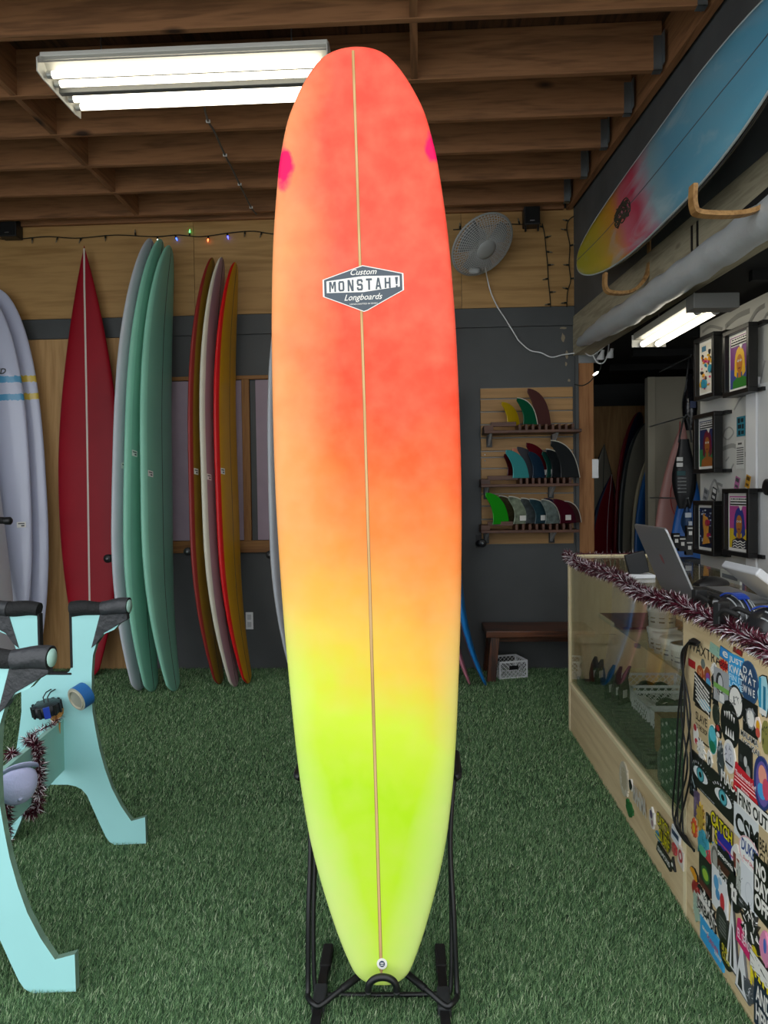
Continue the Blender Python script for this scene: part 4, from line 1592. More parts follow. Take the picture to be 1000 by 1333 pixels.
def art_portrait(bg1, bg2, hair, skin, shirt, bx=True, waves=False):
    def f(shape):
        shape(Q(-1, -1, 1, 1), bg1)
        shape(Q(-1, -1, 1, -.25), bg2)
        shape([(-.75, -1), (-.7, -.72), (-.2, -.58), (.3, -.58), (.8, -.7), (.9, -1)], shirt)
        shape(E(0, .05, .5, .52), hair)
        shape([(-.5, .1), (-.55, -.5), (-.3, -.6), (-.2, 0)], hair)
        shape([(.5, .1), (.6, -.45), (.3, -.6), (.2, 0)], hair)
        shape(Q(-.14, -.62, .14, -.3), skin)
        shape(E(0, -.08, .30, .36), skin)
        for s in (-1, 1):
            shape(E(s * .13, .03, .09, .045, 10), 'f0efe9')
            shape(E(s * .13, .03, .035, .03, 8), '1a1a1a')
        shape(Q(-.1, -.28, .1, -.24), '6a1f24')
        if waves:
            for k in range(3):
                y = -.72 - k * .1
                shape([(x, y + .03 * math.sin(x * 12)) for x in np.linspace(-.6, .6, 13)] + [(x, y - .035 + .03 * math.sin(x * 12)) for x in np.linspace(.6, -.6, 13)], 'f0efe9')
        bubble(shape, -.85, .62, .9, .95, (.2, .45))
    return f


def art_abstract(shape):
    shape(Q(-1, -1, 1, 1), '16213f')
    for k in range(40):
        x, y = random.uniform(-.9, .9), random.uniform(-.9, .9)
        r = random.uniform(.04, .12)
        shape([(x + r * random.uniform(.4, 1.1) * math.cos(a), y + .6 * r * random.uniform(.4, 1.1) * math.sin(a)) for a in [i * PI / 4 for i in range(8)]], random.choice(('3c5aa0', 'aab4cc', '24356a', 'd9dfe8')))
    shape([(-.25, .7), (.1, .5), (.25, .1), (.15, -.4), (.4, -.75), (-.35, -.85), (-.15, -.3), (-.3, .2)], 'd9963a')
    shape(E(.2, .25, .2, .16), 'b02a4a')
    shape(E(.35, -.35, .14, .1), 'b02a4a')


frame_thing(905, 931, 437, 519, 'black framed colourful doodle print on the mural wall', art_doodle)
frame_thing(943, 977, 426, 514, 'black framed print of a yellow haired figure in green with speech bubble', art_portrait('7a3a80', '3f4a94', 'e0b020', 'b9701f', '2f7f2a'))
frame_thing(904, 932, 538, 616, 'black framed print of a maroon haired figure with speech bubble', art_portrait('253060', '2f7f4a', '6a1430', 'a4622a', 'a4622a'))
frame_thing(904, 931, 652, 722, 'black framed dark blue abstract print below the maroon haired figure', art_abstract)
frame_thing(942, 977, 636, 724, 'black framed print of a blue haired figure in glasses with wavy stripes', art_portrait('c0509a', 'e0c22c', '2a3a90', 'b4702a', '1c1c30', True, True))


def wall_card(px, py, w, h, label, base, lines, cat='notice', off=.003, tilt=0):
    c = on_ww(px, py, off)
    k = (c - CAM).length / FPX
    a, b = on_ww(px - w / 2, py, off), on_ww(px + w / 2, py, off)
    W, H = (b - a).length, h * k
    root = thing('wall_card', None, label, cat, None, basis(c, RU, (0, 0, 1), RN) @ Matrix.Rotation(tilt, 4, 'Z'))
    MB().prism(rect(W, H), .002).build('card', mat('card_' + base, base, .6), root)
    mb = MB()
    for (x0, y0, x1, y1) in lines[1]:
        mb.prism([(x * W / 2, y * H / 2) for x, y in Q(x0, y0, x1, y1)], .0028)
    mb.build('print', mat('card_ink_' + lines[0], lines[0], .6), root)
    return root


wall_card(965, 555, 11, 23, 'small teal and black poster stuck on the mural wall', '2f8296', ('10222a', [(-.7, .35, -.2, .85), (.0, .4, .6, .8), (-.7, -.2, .1, .2), (.25, -.25, .7, .2), (-.6, -.85, -.1, -.4), (.1, -.8, .7, -.45)]), 'poster')
wall_card(964, 592, 11, 33, 'tall white printed price notice on the mural wall', 'd9d9d6', ('555555', [(-.5, .72, .4, .85)] + [(-.8, .45 - k * .16, .8, .52 - k * .16) for k in range(8)]))
wall_card(980, 599, 10, 15, 'small white notice beside the tall price notice', 'd9d9d6', ('555555', [(-.2, .4, .2, .6)] + [(-.5, .1 - k * .3, .5, .2 - k * .3) for k in range(3)]))
for (px, py, lab, c, c_) in ((919, 644, 'grey striped card on top of the dark blue abstract print', '8f9296', '55585c'), (930, 643, 'black and white card on top of the dark blue abstract print', '2c2c2e', 'c9c9c9'),
                            (960, 629, 'pink and grey card on top of the blue haired figure print', 'b46a9a', '4a4a50'), (974, 627, 'golden card on top of the blue haired figure print', 'c8962c', '5a3c10')):
    wall_card(px, py, 6, 15, lab, c, (c_, [(-.7, .2, .7, .8), (-.6, -.7, .6, -.3)]), 'card', .075, -.3)


# boards, bags and boxes deep in the back room
NAVY = paint('board_navy', '22304f')
GB = 'boards in the back room'


def deep_board(label, x_px, top_px, Y, W, n, dm, bm, rm, strm=None, ns='round', x2=None):
    t = at_depth(x_px, top_px, Y)
    bx = at_depth(x2 if x2 else x_px, 700, Y)
    return simple_board('surfboard', label, GB, (bx.x, Y - .25, .012), (t.x, Y, t.z), n, W, .08, dm, bm, rm, .12, .1, ns, .4, strm)


deep_board('navy and red surfboard with round nose in the dark back room', 820, 538, 8.66, .30, (.75, -.66, 0), NAVY, paint('board_dark_red', '7a1c22'), paint('board_dark_red', '7a1c22'), None, 'round', 805)
deep_board('grey surfboard leaning in front of the navy one in the back room', 833, 552, 8.36, .31, (.55, -.83, 0), paint('board_stone', '8b897c'), paint('board_stone', '8b897c'), paint('board_dark_rim', '2c3234'), None, 'round', 818)
deep_board('blue surfboard with white stringer in the back room', 842, 575, 7.80, .27, (.75, -.66, 0), paint('board_deep_blue', '1d4f86'), paint('board_deep_blue', '1d4f86'), paint('board_deep_blue', '1d4f86'), mat('white_line', 'd8dde0', .4), 'point', 832)
deep_board('cream surfboard with thin edges beside the blue one', 836, 590, 8.03, .25, (.8, -.6, 0), paint('board_sand', 'a39a80'), paint('board_sand', 'a39a80'), paint('board_sand', 'a39a80'), None, 'round', 824)
deep_board('pale pointed surfboard at the far end of the back room', 781, 580, 8.85, .26, (.2, -.97, 0), paint('board_stone', '8b897c'), paint('board_stone', '8b897c'), paint('board_dark_rim', '2c3234'), DKLINE, 'point', 779)
deep_board('crimson surfboard with white stringer low in the back room', 787, 618, 8.75, .24, (.5, -.86, 0), paint('board_ruby', '7c1424'), paint('board_ruby', '7c1424'), NAVY, mat('white_line', 'd8dde0', .4), 'point', 779)
r_, dk_ = deep_board('dusty pink surfboard with red line drawing by the beige wall', 884, 548, 7.15, .22, (.0, -1, 0), paint('board_blush', 'a5766f'), paint('board_blush', 'a5766f'), paint('board_blush', 'a5766f'), None, 'point', 868)
mb = MB()
RL = mat('red_line', 'a03028', .5)
for cz, rr in ((1.55, .11), (.95, .1)):
    mb.tube([(rr * .8 * math.cos(a), dk_(rr * .8 * math.cos(a), cz) - .002, cz + rr * 1.9 * math.sin(a)) for a in [2 * PI * i / 30 for i in range(30)]], .005, 5, True)
mb.tube([(-.03, dk_(.03, z) - .002, z) for z in (1.85, 2.05, 2.25)], .005, 5)
mb.tube([(-.03, dk_(.03, 1.85) - .002, 1.85), (.1, dk_(.1, 1.85) - .002, 1.85)], .005, 5)
mb.build('line_drawing', RL, r_)
deep_board('bright blue surfboard behind the black bags', 895, 600, 6.85, .18, (.0, -1, 0), paint('board_cobalt', '1b5fae'), paint('board_cobalt', '1b5fae'), paint('board_cobalt', '1b5fae'), None, 'point', 886)


def bag(px0, px1, yt, yb, Y, label, m, marks=()):
    a, b = at_depth(px0, yt, Y), at_depth(px1, yb, Y)
    W, H = b.x - a.x, a.z - b.z
    c = Vector(((a.x + b.x) / 2, Y, (a.z + b.z) / 2))
    root = thing('hanging_bag', c, label, 'bag', 'black bags hung at the wall end')
    mb = MB()
    vs_, fs = [], []
    n, k = 10, 14
    for i in range(n + 1):
        t = i / n
        z = H * (t - .5)
        f = (.72 + .28 * math.sin(PI * min(1, t * 1.1 + .05))) * (.55 + .45 * math.sin(PI * (t * .9 + .07)))
        for j in range(k):
            an = 2 * PI * j / k
            vs_.append((W / 2 * f * math.copysign(abs(math.cos(an)) ** .7, math.cos(an)) * (1 + .06 * math.sin(5 * t + j)), .06 * f * math.copysign(abs(math.sin(an)) ** .7, math.sin(an)), z))
    for i in range(n):
        for j in range(k):
            fs.append((i * k + j, i * k + (j + 1) % k, (i + 1) * k + (j + 1) % k, (i + 1) * k + j))
    mb.add(vs_, fs, 0, True)
    mb.add(vs_[:k], [tuple(range(k))[::-1]])
    mb.add(vs_[-k:], [tuple(range(k))])
    mb.build('bag_body', m, root)
    for s in (-1, 1):
        MB().tube(smooth_path([(s * W * .28, -.02, H * .45), (s * W * .2, -.03, H * .62), (s * .01, -.02, H * .8)], 4), .008, 6).build('strap', BLACK, root)
    for (x, z, w, h, cc) in marks:
        MB().box((x * W / 2 - w / 2, -.068, z * H / 2 - h / 2), (x * W / 2 + w / 2, -.05, z * H / 2 + h / 2)).build('patch', mat('patch_' + cc, cc, .5), root, .003)
    MB().tube([(0, -.04, H * .84), (0, -.02, H * .82), (0, 7.3 - Y, H * .82)], .006, 6).build('display_hook', STEEL, root)


BAGM = mat('black_nylon', '15171a', .45, bump=.3, bscale=25)
bag(889, 907, 488, 560, 6.5, 'glossy black bag with clear cover hung high at the wall end', mat('glossy_black_vinyl', '14151a', .12, bump=.6, bscale=18), [(.1, -.1, .05, .06, '26345a')])
bag(876, 906, 572, 662, 6.35, 'black padded vest with white buckles and lettering at the wall end', BAGM, [(-.62, .42, .05, .035, 'd9dad8'), (-.62, .26, .05, .035, 'd9dad8'), (-.5, .02, .07, .04, '1f4c50')] + [(-.42, -.12 - k * .1, .07, .006, 'a9acae') for k in range(5)])
bag(888, 900, 660, 694, 6.3, 'small blue and black pouch with white label', mat('blue_nylon', '1f3f66', .5), [(-.2, .4, .05, .04, 'c9d2da'), (.2, -.3, .03, .05, 'c9d2da')])
GBX = 'small black packs on the counter back'
for k, (px, py) in enumerate(((881, 704), (889, 708), (898, 713), (899, 694))):
    p = at_depth(px, py, 6.0)
    root = thing('product_box', p, ('small black boxed pack with white square farthest from the prints', 'small black boxed pack in the middle of the row', 'small black boxed pack beside the abstract print', 'small black boxed pack stacked on top of the row')[k], 'box', GBX)
    MB().box((-.028, 0, -.06), (.028, .05, .06)).build('carton', BLACK, root, .002)
    MB().box((-.013, -.002, -.015), (.013, 0, .015)).build('label_square', PAPER, root)
    MB().box((-.022, -.002, .035), (.022, 0, .045)).build('label_line', PAPER, root)
p = at_depth(890, 726, 6.0)
sh2 = thing('back_shelf', p, 'dark shelf carrying the small black packs behind the counter', 'shelf')
MB().box((-.12, -.02, -.03), (.14, .2, -.012)).build('shelf_board', DARK2, sh2)
MB().box((-.12, .02, -p.z + .0), (.14, .18, -.03)).build('shelf_body', DARK2, sh2)

# sign, cords and lamp by the post
sg = at_depth(775, 610, 6.65)
tag(MB().box(sg - Vector((.028, .01, .085)), sg + Vector((.028, .01, .085))).build('white_sign', WHITE, None, .003), 'small blank white sign fixed to the side of the timber post', 'sign')
cl = thing('clip_lamp', (0, 0, 0), 'white corded clip lamp dangling under the beam end', 'lamp')
cpts = [at_depth(x, y, 6.55) for x, y in ((760, 458), (768, 463), (776, 460), (786, 452), (792, 446))]
MB().tube(smooth_path(cpts, 4), .005, 6).build('cord', WHITE, cl)
cpts = [at_depth(x, y, 6.5) for x, y in ((772, 462), (778, 472), (786, 472), (791, 462), (793, 446))]
MB().tube(smooth_path(cpts, 4), .006, 6).build('cord', WHITE, cl)
for (px, py) in ((783, 463), (795, 461)):
    p = at_depth(px, py, 6.48)
    MB().lathe([(.014, .05), (.018, .02), (.035, -.03), (.03, -.032), (.0, -.01)], 14, basis(p, (1, 0, 0), (0, .9, .3), (.2, -.3, .9))).build('lamp_head', WHITE, cl)
p = at_depth(793, 442, 6.5)
MB().box(p - Vector((.016, .012, .02)), p + Vector((.016, .012, .02))).build('clip', WHITE, cl)
p = at_depth(775, 487, 6.5)
MB().lathe([(0, -.018), (.014, -.012), (.016, .012), (.008, .03)], 12, basis(p, (1, 0, 0), (0, .9, .3), (.6, -.3, .6)), 0).build('bulb', mat('lit_white_bulb', (1, .95, .85, 1), .4, emit=4), cl)
cpts = [at_depth(x, y, 6.5) for x, y in ((748, 500), (758, 502), (768, 497), (775, 488), (782, 480), (783, 466))]
MB().tube(smooth_path(cpts, 4), .005, 6).build('lamp_wire', WIRE, cl)


# ================================================================== BOARD HUNG ABOVE THE BEAM
def hung_board():
    nose = Vector((1.335, 5.78, 3.385))
    tail = Vector((1.43, 2.42, 3.37))
    n = (RN + Vector((0, 0, .04))).normalized()
    L = (nose - tail).length
    m = bpy.data.materials.new('rainbow_resin')
    m.use_nodes = True
    nt = m.node_tree
    p = nt.nodes['Principled BSDF']
    p.inputs['Roughness'].default_value = .3
    p.inputs['Coat Weight'].default_value = .5
    tc = nt.nodes.new('ShaderNodeTexCoord')
    sp = nt.nodes.new('ShaderNodeSeparateXYZ')
    nt.links.new(tc.outputs['Object'], sp.inputs[0])
    no = nt.nodes.new('ShaderNodeTexNoise')
    no.inputs['Scale'].default_value = 2.2
    no.inputs['Detail'].default_value = 5
    no.inputs['Distortion'].default_value = 1.2
    mp = nt.nodes.new('ShaderNodeMapping')
    mp.inputs['Scale'].default_value = (3.0, 1, .8)
    nt.links.new(tc.outputs['Object'], mp.inputs[0])
    nt.links.new(mp.outputs[0], no.inputs['Vector'])

    def mth(op, a, b, c=None):
        q = nt.nodes.new('ShaderNodeMath')
        q.operation = op
        for i, v in enumerate((a, b, c)):
            if v is None:
                continue
            if isinstance(v, (int, float)):
                q.inputs[i].default_value = v
            else:
                nt.links.new(v, q.inputs[i])
        return q.outputs[0]
    d = mth('SUBTRACT', L, sp.outputs['Z'])
    d = mth('MULTIPLY_ADD', sp.outputs['X'], .55, d)
    d = mth('MULTIPLY_ADD', mth('SUBTRACT', no.outputs['Fac'], .5), .25, d)
    d = mth('DIVIDE', d, 3.1)
    rp = nt.nodes.new('ShaderNodeValToRGB')
    e = rp.color_ramp.elements
    e[0].position, e[0].color = 0, lin('a9b41c')
    e[1].position, e[1].color = 1, lin('4f9ec0')
    for ps, c in ((.16, 'c9b01e'), (.27, 'd8952a'), (.33, 'd8607a'), (.40, 'c8305c'), (.45, 'c090a4'), (.50, '86b4c4'), (.58, '5aa8c8'), (.75, '68b0cc')):
        x = e.new(ps)
        x.color = lin(c)
    nt.links.new(d, rp.inputs[0])
    # milky swirls in the blue
    w = nt.nodes.new('ShaderNodeMapRange')
    w.inputs[1].default_value = .55
    w.inputs[2].default_value = .72
    w.inputs[4].default_value = .5
    nt.links.new(no.outputs['Fac'], w.inputs[0])
    mx = nt.nodes.new('ShaderNodeMixRGB')
    nt.links.new(w.outputs[0], mx.inputs[0])
    nt.links.new(rp.outputs[0], mx.inputs[1])
    mx.inputs[2].default_value = lin('b9d3dc')
    nt.links.new(mx.outputs[0], p.inputs['Base Color'])
    DB = mat('board_black_bottom', '141517', .2, coat=.5)
    root = thing('surfboard', None, 'rainbow surfboard in yellow, pink and sky blue hung above the beam', 'surfboard', None, board_matrix(tail, nose, n))
    prof = gen_profile(L, .29, 'round', .1)
    mb, dk, rock = board_body(prof, .10, .10, .05, 32)
    b = mb.build('body', [m, DB, paint('board_white_rim', 'b9c4c6')], root)
    # only the room-side half of the rail is pale
    for pl in b.data.polygons:
        if pl.material_index == 2:
            pl.material_index = 0 if pl.center.y < rock(pl.center.z) - .01 else 1
    stringer(prof, dk, .003).build('stringer', mat('fine_line', '55606a', .5), root)
    # pale pinline
    mb = MB()
    for sgn in (-1, 1):
        pts = []
        for (s, w) in prof[2:-1]:
            x = sgn * w * .985
            pts.append((x, dk(x, s) - .002, s))
        mb.tube(pts, .006, 5)
    mb.build('pinline', paint('board_white_rim', 'b9c4c6'), root)
    # dark scribbled emblem near the nose
    mb = MB()
    s0 = L - 1.02
    random.seed(3)
    for k in range(9):
        pts = []
        a0 = random.uniform(0, 6)
        for i in range(10):
            x = .075 * math.sin(a0 + i * .9) * random.uniform(.3, 1)
            s = s0 + .17 * math.cos(a0 * 1.3 + i * .7) * random.uniform(.3, 1)
            pts.append((x, dk(x, s) - .0015, s))
        mb.tube(smooth_path(pts, 3), .0045, 4)
    mb.build('emblem', mat('emblem_ink', '3a3a30', .5), root)
hung_board()
HW = wood('rack_arm_wood', 'b58a54', '8d6434', 'Y', 1.5, .5, knots=False)


def arm(tip_px, Y, label):
    t = at_depth(*tip_px, Y)
    root = thing('surfboard_hanger', t, label, 'board hanger', 'bent wooden arms under the hung board')
    d = 0.30
    base = rw(0, 0, 0)
    off = -(t - Vector((1.40, YB, 0))).dot(RN)        # distance to the wall plane
    q = lambda o, z: RN * (-o) + Vector((0, 0, z))
    out = (t - Vector((1.40, YB, 0))).dot(RN)
    pts = smooth_path([q(0, .09), q(0.0, .0), q(.04, -.035), q(out * .55, -.03), q(out * .85, .05), q(out - .01, .16), q(out - .01, .30)], 6)
    mb = MB()
    for a, b in zip(pts[:-1], pts[1:]):
        mb.bar(a, b + (b - a).normalized() * .003, .05, .02, (b - a).cross(RU))
    mb.build('bent_arm', HW, root)
    MB().bar(q(out, .12), q(out, .36), .012, .07, RU).build('mount_plate', HW, root)
arm((903, 268), 3.3, 'bent wooden arm under the blue part of the hung rainbow board')
arm((788, 374), 4.9, 'bent wooden arm under the yellow nose of the hung rainbow board')

# ================================================================== COUNTER WITH DISPLAY CASE
CX = 0.99                       # shop-side face
CYF, CYM, CYN = 4.97, 2.80, 0.75
CXB = 1.64
CT = 1.18
MAP = wood('maple_laminate', 'e2cca2', 'd3bb8e', 'Z', .8, .5, knots=False)
MAPY = wood('maple_laminate_along', 'e2cca2', 'd3bb8e', 'Y', .8, .5, knots=False)
EDGE = mat('cream_edge_band', 'f0e2ba', .5)
GL = glass('case_glass', 'fafcfa', 1.7)
dc = thing('display_case', (CX, (CYF + CYM) / 2, 0), 'maple and glass display case with fins, baskets and tubs inside', 'display case')
o_ = Vector(dc.location)


def cbox(name, lo, hi, m, parent=dc, bevel=0.0):
    return MB().box(Vector(lo) - o_, Vector(hi) - o_).build(name, m, parent, bevel)


cbox('base_panel', (CX, CYM, 0), (CX + .02, CYF - .045, .31), MAPY)
cbox('base_rail', (CX - .006, CYM, .312), (CX + .03, CYF - .045, .338), EDGE, bevel=.003)
cbox('case_floor', (CX + .03, CYM, .30), (CXB - .02, CYF - .045, .325), MAPY)
cbox('end_panel', (CX + .002, CYF - .04, 0), (CXB, CYF, CT - .012), MAP)
cbox('end_edge', (CX - .004, CYF - .042, .0), (CX + .002, CYF + .002, CT - .012), EDGE)
cbox('back_panel', (CXB - .02, CYM, 0), (CXB, CYF - .04, CT - .012), MAP)
cbox('front_glass', (CX + .004, CYM + .002, .339), (CX + .010, CYF - .045, CT - .014), GL)
cbox('top_glass', (CX, CYM + .002, CT - .010), (CXB, CYF, CT), GL)
cbox('top_edge', (CX, CYF - .02, CT), (CXB - .12, CYF, CT + .012), EDGE)
sh = cbox('glass_shelf', (CX + .045, CYM + .01, .885), (CX + .45, 4.30, .893), glass('shelf_glass', 'f2f7f3', 1.5))
cbox('shelf_clip', (CX + .03, 3.52, .868), (CX + .05, 3.56, .884), STEEL, sh)
cbox('wood_shelf', (CX + .05, 3.86, .893), (CX + .42, 4.32, .905), wood('cherry_shelf', '6a3a2a', '4a261c', 'Y', 1, .4, knots=False))
cbox('shelf_edge', (CX + .045, 4.0, .878), (CX + .05, 4.32, .905), EDGE)
cbox('back_rail', (CX + .04, CYF - .06, .60), (CX + .30, CYF - .041, .66), MAPY)

ct = thing('sticker_counter', (CX, 1.8, 0), 'maple sales counter covered in surf stickers', 'counter')
o_ = Vector(ct.location)
cbox('front_panel', (CX - .004, CYN, 0), (CX + .02, CYM, CT - .03), MAPY, ct)
cbox('corner_post', (CX - .005, CYM - .03, 0), (CX + .03, CYM + .003, .45), EDGE, ct)
cbox('worktop', (CX - .01, CYN, CT - .03), (CXB, CYM, CT), MAPY, ct, .004)
cbox('back_panel', (CXB - .02, CYN, 0), (CXB, CYM - .005, CT - .032), MAP, ct)
cbox('end_panel', (CX + .02, CYN, 0), (CXB - .02, CYN + .02, CT - .032), MAP, ct)


STN = [0]


def sticker(parent, face, cx, cy, w, h, shape, base, layers=(), texts=(), rim=None, rot=0.0):
    """flat printed sticker; cx, cy, w, h as measured on the photograph, laid on the counter face"""
    a, b, c = at_side(cx - w / 2, cy, face), at_side(cx + w / 2, cy, face), at_side(cx, cy, face)
    W = a.y - b.y
    H = h * c.y / FPX
    c.y = (a.y + b.y) / 2
    c.x = face
    M = basis(c - Vector(parent.location), (0, -1, 0), (0, 0, 1), (-1, 0, 0)) @ Matrix.Rotation(rot, 4, 'Z')
    mats = []
    mb = MB()

    def ink(col):
        m = mat('vinyl_' + col, col, .35)
        if m not in mats:
            mats.append(m)
        return mats.index(m)
    shp = {'rect': Q(-1, -1, 1, 1), 'ell': E(0, 0, 1, 1, 22), 'tri': [(-1, -1), (1, -1), (0, 1)], 'hex': [(-1, 0), (-.5, 1), (.5, 1), (1, 0), (.5, -1), (-.5, -1)],
           'shield': [(-1, 1), (1, 1), (.9, -.2), (0, -1), (-.9, -.2)], 'slant': [(-1, -.7), (.8, -1), (1, .7), (-.8, 1)], 'drop': [(-1, .1), (-.6, .8), (.1, 1), (.8, .5), (1, -.4), (.5, -1), (.1, -.5), (-.4, -.2)]}
    if shape == 'blob':
        rr = random.Random(int(cx * 31 + cy))
        poly = [(math.cos(t) * rr.uniform(.7, 1.05), math.sin(t) * rr.uniform(.7, 1.05)) for t in [2 * PI * i / 18 for i in range(18)]]
    elif shape == 'jag':
        rr = random.Random(int(cx * 17 + cy))
        poly = [(math.cos(t) * (rr.uniform(.55, .75) if i % 2 else rr.uniform(.9, 1.1)), math.sin(t) * (rr.uniform(.55, .8) if i % 2 else rr.uniform(.9, 1.1))) for i, t in enumerate([2 * PI * i / 22 for i in range(22)])]
    else:
        poly = shp.get(shape)
    k = [0]
    STN[0] += 1
    lift = .0004 + .00009 * STN[0]

    def lay(pl, col):
        k[0] += 1
        mb.prism([(x * W / 2, y * H / 2) for x, y in pl], lift + .00007 * k[0], M, ink(col))
    if poly:
        if rim:
            lay([(x * 1.06, y * 1.06) for x, y in poly], rim)
        if base:
            lay(poly, base)
    for (pl, col) in layers:
        lay(pl, col)
    t0 = lift + .00012 + .00007 * k[0]
    for (s, col, x, y, sz, *kw) in texts:
        kw = kw[0] if kw else {}
        t = MB().text(s, 1.0, None, 0, bold=kw.get('bold', .02), shear=kw.get('shear', 0))
        xs = [v.x for v in t.v]
        ys = [v.y for v in t.v]
        if not xs:
            continue
        tw, th_ = max(xs) - min(xs), max(ys) - min(ys)
        mx, my = (max(xs) + min(xs)) / 2, (max(ys) + min(ys)) / 2
        fw = kw.get('fw', 1.7) * W / 2 / tw
        fh = sz * H / 2 / th_
        out = kw.get('out')
        vs_ = [((v.x - mx) * fw + x * W / 2, (v.y - my) * fh + y * H / 2, 0) for v in t.v]
        if out:
            t2 = MB().text(s, 1.0, None, 0, bold=.09, shear=kw.get('shear', 0))
            mb.add([((v.x - mx) * fw + x * W / 2, (v.y - my) * fh + y * H / 2, t0) for v in t2.v], t2.f, ink(out), False, M)
        mb.add([(p[0], p[1], t0 + .0001) for p in vs_], t.f, ink(col), False, M)
    mb.build('sticker', mats, parent)


def scrib(seed, n, col, lo=.05, hi=.22, asp=.5):
    rr = random.Random(seed)
    out = []
    for _ in range(n):
        x, y = rr.uniform(-.8, .8), rr.uniform(-.8, .8)
        r = rr.uniform(lo, hi)
        a = rr.uniform(0, PI)
        out.append(([(x + r * math.cos(a) - asp * r * .4 * math.sin(a), y + r * math.sin(a) + asp * r * .4 * math.cos(a)), (x - r * math.cos(a), y - r * math.sin(a)), (x + r * math.cos(a) + asp * r * .4 * math.sin(a), y + r * math.sin(a) - asp * r * .4 * math.cos(a))], col))
    return out


def bars(rows, col, x0=-.8, x1=.8, h=.05):
    return [(Q(x0, y - h, x1, y + h), col) for y in rows]


FS = CX - .0045
K_ = '17181a'
W_ = 'eceae4'


def S(cx, cy, w, h, *a, **k):
    sticker(ct, FS, cx, cy, w * 1.1, h * 1.08, *a, **k)


S(918, 850, 40, 14, None, None, texts=[('WAXTRA', K_, 0, 0, 1.8, {'fw': 1.9, 'bold': 0})])
S(901, 864, 8, 9, 'rect', 'b0262a')
S(912, 876, 8, 18, 'ell', 'b5562a', texts=[('M', 'e0a070', 0, 0, .9, {'fw': .9})])
S(921, 880, 9, 22, 'blob', 'a0502c', layers=[(E(.2, -.1, .55, .5), '8c4aa0'), (E(.3, -.6, .6, .45), '58a8d0')])
S(915.5, 864, 5, 11, 'hex', '6f7a74')
S(930, 872, 8, 20, 'blob', W_, layers=scrib(3, 8, '8a8c90'))
S(931, 846, 13, 15, 'slant', '9cc4b0', layers=scrib(4, 10, '7aa890'))
S(945, 852, 14, 15, 'slant', '2f8fd8', rim=K_, texts=[('e', W_, 0, 0, 1, {'fw': .9})])
S(961, 848, 12, 8, 'slant', '7a3a2c', layers=[(E(.2, 0, .5, .6), 'a82c24')])
S(943, 866, 13, 15, 'jag', 'c0201f', texts=[('DOD', K_, 0, 0, .8, {'fw': 1.3, 'out': 'c0201f'})])
S(942, 877, 8, 8, None, None, layers=scrib(5, 7, '8a8478', .1, .4))
S(959, 876, 19, 42, 'rect', '38a4e0', texts=[('JUST', W_, 0, .62, .42), ('KWA', W_, 0, .12, .44), ('FIN IT', 'c6e6f6', 0, -.36, .34), ('LOVE', 'c6e6f6', 0, -.74, .3)], rot=.03)
S(976, 889, 22, 52, 'ell', '3a5f88', layers=[(E(0, 0, .92, .94, 22), '2c4c72')], texts=[('D A', W_, -.1, .5, .32, {'fw': 1.0}), ('W A T', W_, 0, .1, .34, {'fw': 1.5}), ('W N E', W_, 0, -.38, .34, {'fw': 1.3})])
S(915, 904, 22, 44, 'slant', K_, layers=[([(-.9 + .03 * k, .85 - .22 * k), (-.75 + .03 * k, .9 - .22 * k), (.8, .35 - .22 * k), (.75, .25 - .22 * k)], W_) for k in range(7)] + scrib(8, 14, K_, .05, .18))
S(918, 918, 14, 14, 'blob', '7cb4cc', layers=scrib(9, 8, W_))
S(931, 888, 9, 22, 'blob', K_, layers=scrib(10, 12, 'c9b4b0'))
S(932, 909, 10, 26, 'jag', K_, layers=scrib(11, 10, 'd9c8c8'))
S(940, 894, 18, 40, 'rect', 'a9acb0', layers=[(E(-.2, .1, .5, .7), '34363a'), (E(-.1, .15, .3, .5), 'c9ccd0'), (Q(-1, -.25, 1, .05), '7fb45a'), (Q(-.2, -.9, .4, -.4), 'e4e4e2')])
S(959, 914, 18, 40, 'ell', K_, layers=[(E(0, 0, .84, .86, 20), W_)] + scrib(12, 16, '707274', .1, .3))
S(951, 943, 22, 56, 'ell', K_, layers=[([(x - .1, .55 - abs(x) * .25), (x + .08, .55 - abs(x) * .25), (x, .18)], W_) for x in (-.5, -.25, 0, .25, .5)] + [([(x - .1, -.55), (x + .1, -.55), (x + .02, -.18)], W_) for x in (-.35, -.1, .15, .4)])
S(977.5, 935, 17, 40, 'rect', K_, layers=[(E(.1, 0, .62, .62, 18), '8f9294'), (E(.1, 0, .5, .5, 18), W_)] + scrib(13, 12, '9a9da0', .1, .25))
S(977, 967, 24, 22, None, None, texts=[('MALAMA', '2a2c30', 0, .5, .62, {'out': W_, 'bold': .02}), ('I KE KAI', '2a2c30', .1, -.42, .62, {'out': W_})])
S(995, 905, 15, 56, 'blob', 'a9dce8', rim=K_, layers=[(Q(-.7, -.6, -.3, .7), '2f9cc4'), (Q(0, -.7, .4, .4), '207a9c'), (Q(-.6, -.85, .5, -.6), W_)])
S(988, 949, 9, 30, 'drop', 'f4e6e0', layers=[(E(0, .2, .5, .5), 'e8a81c'), (E(0, -.3, .6, .4), 'd0584a')])
S(998, 960, 10, 40, 'ell', '8d8a4a', layers=scrib(14, 10, '3a3a28', .1, .35))
S(992, 845, 34, 26, 'rect', W_, texts=[('REEF', K_, .1, 0, 1.3, {'fw': 1.9, 'bold': .05})])
S(914.5, 944, 16, 40, 'rect', 'cdb78e', layers=[(Q(-1, .88, 1, 1), '3a3024'), (Q(-1, -1, 1, -.9), '3a3024')], texts=[('SLAVE', '3a3024', 0, .35, .5), ('TO THE DROP', '3a3024', 0, -.25, .32)])
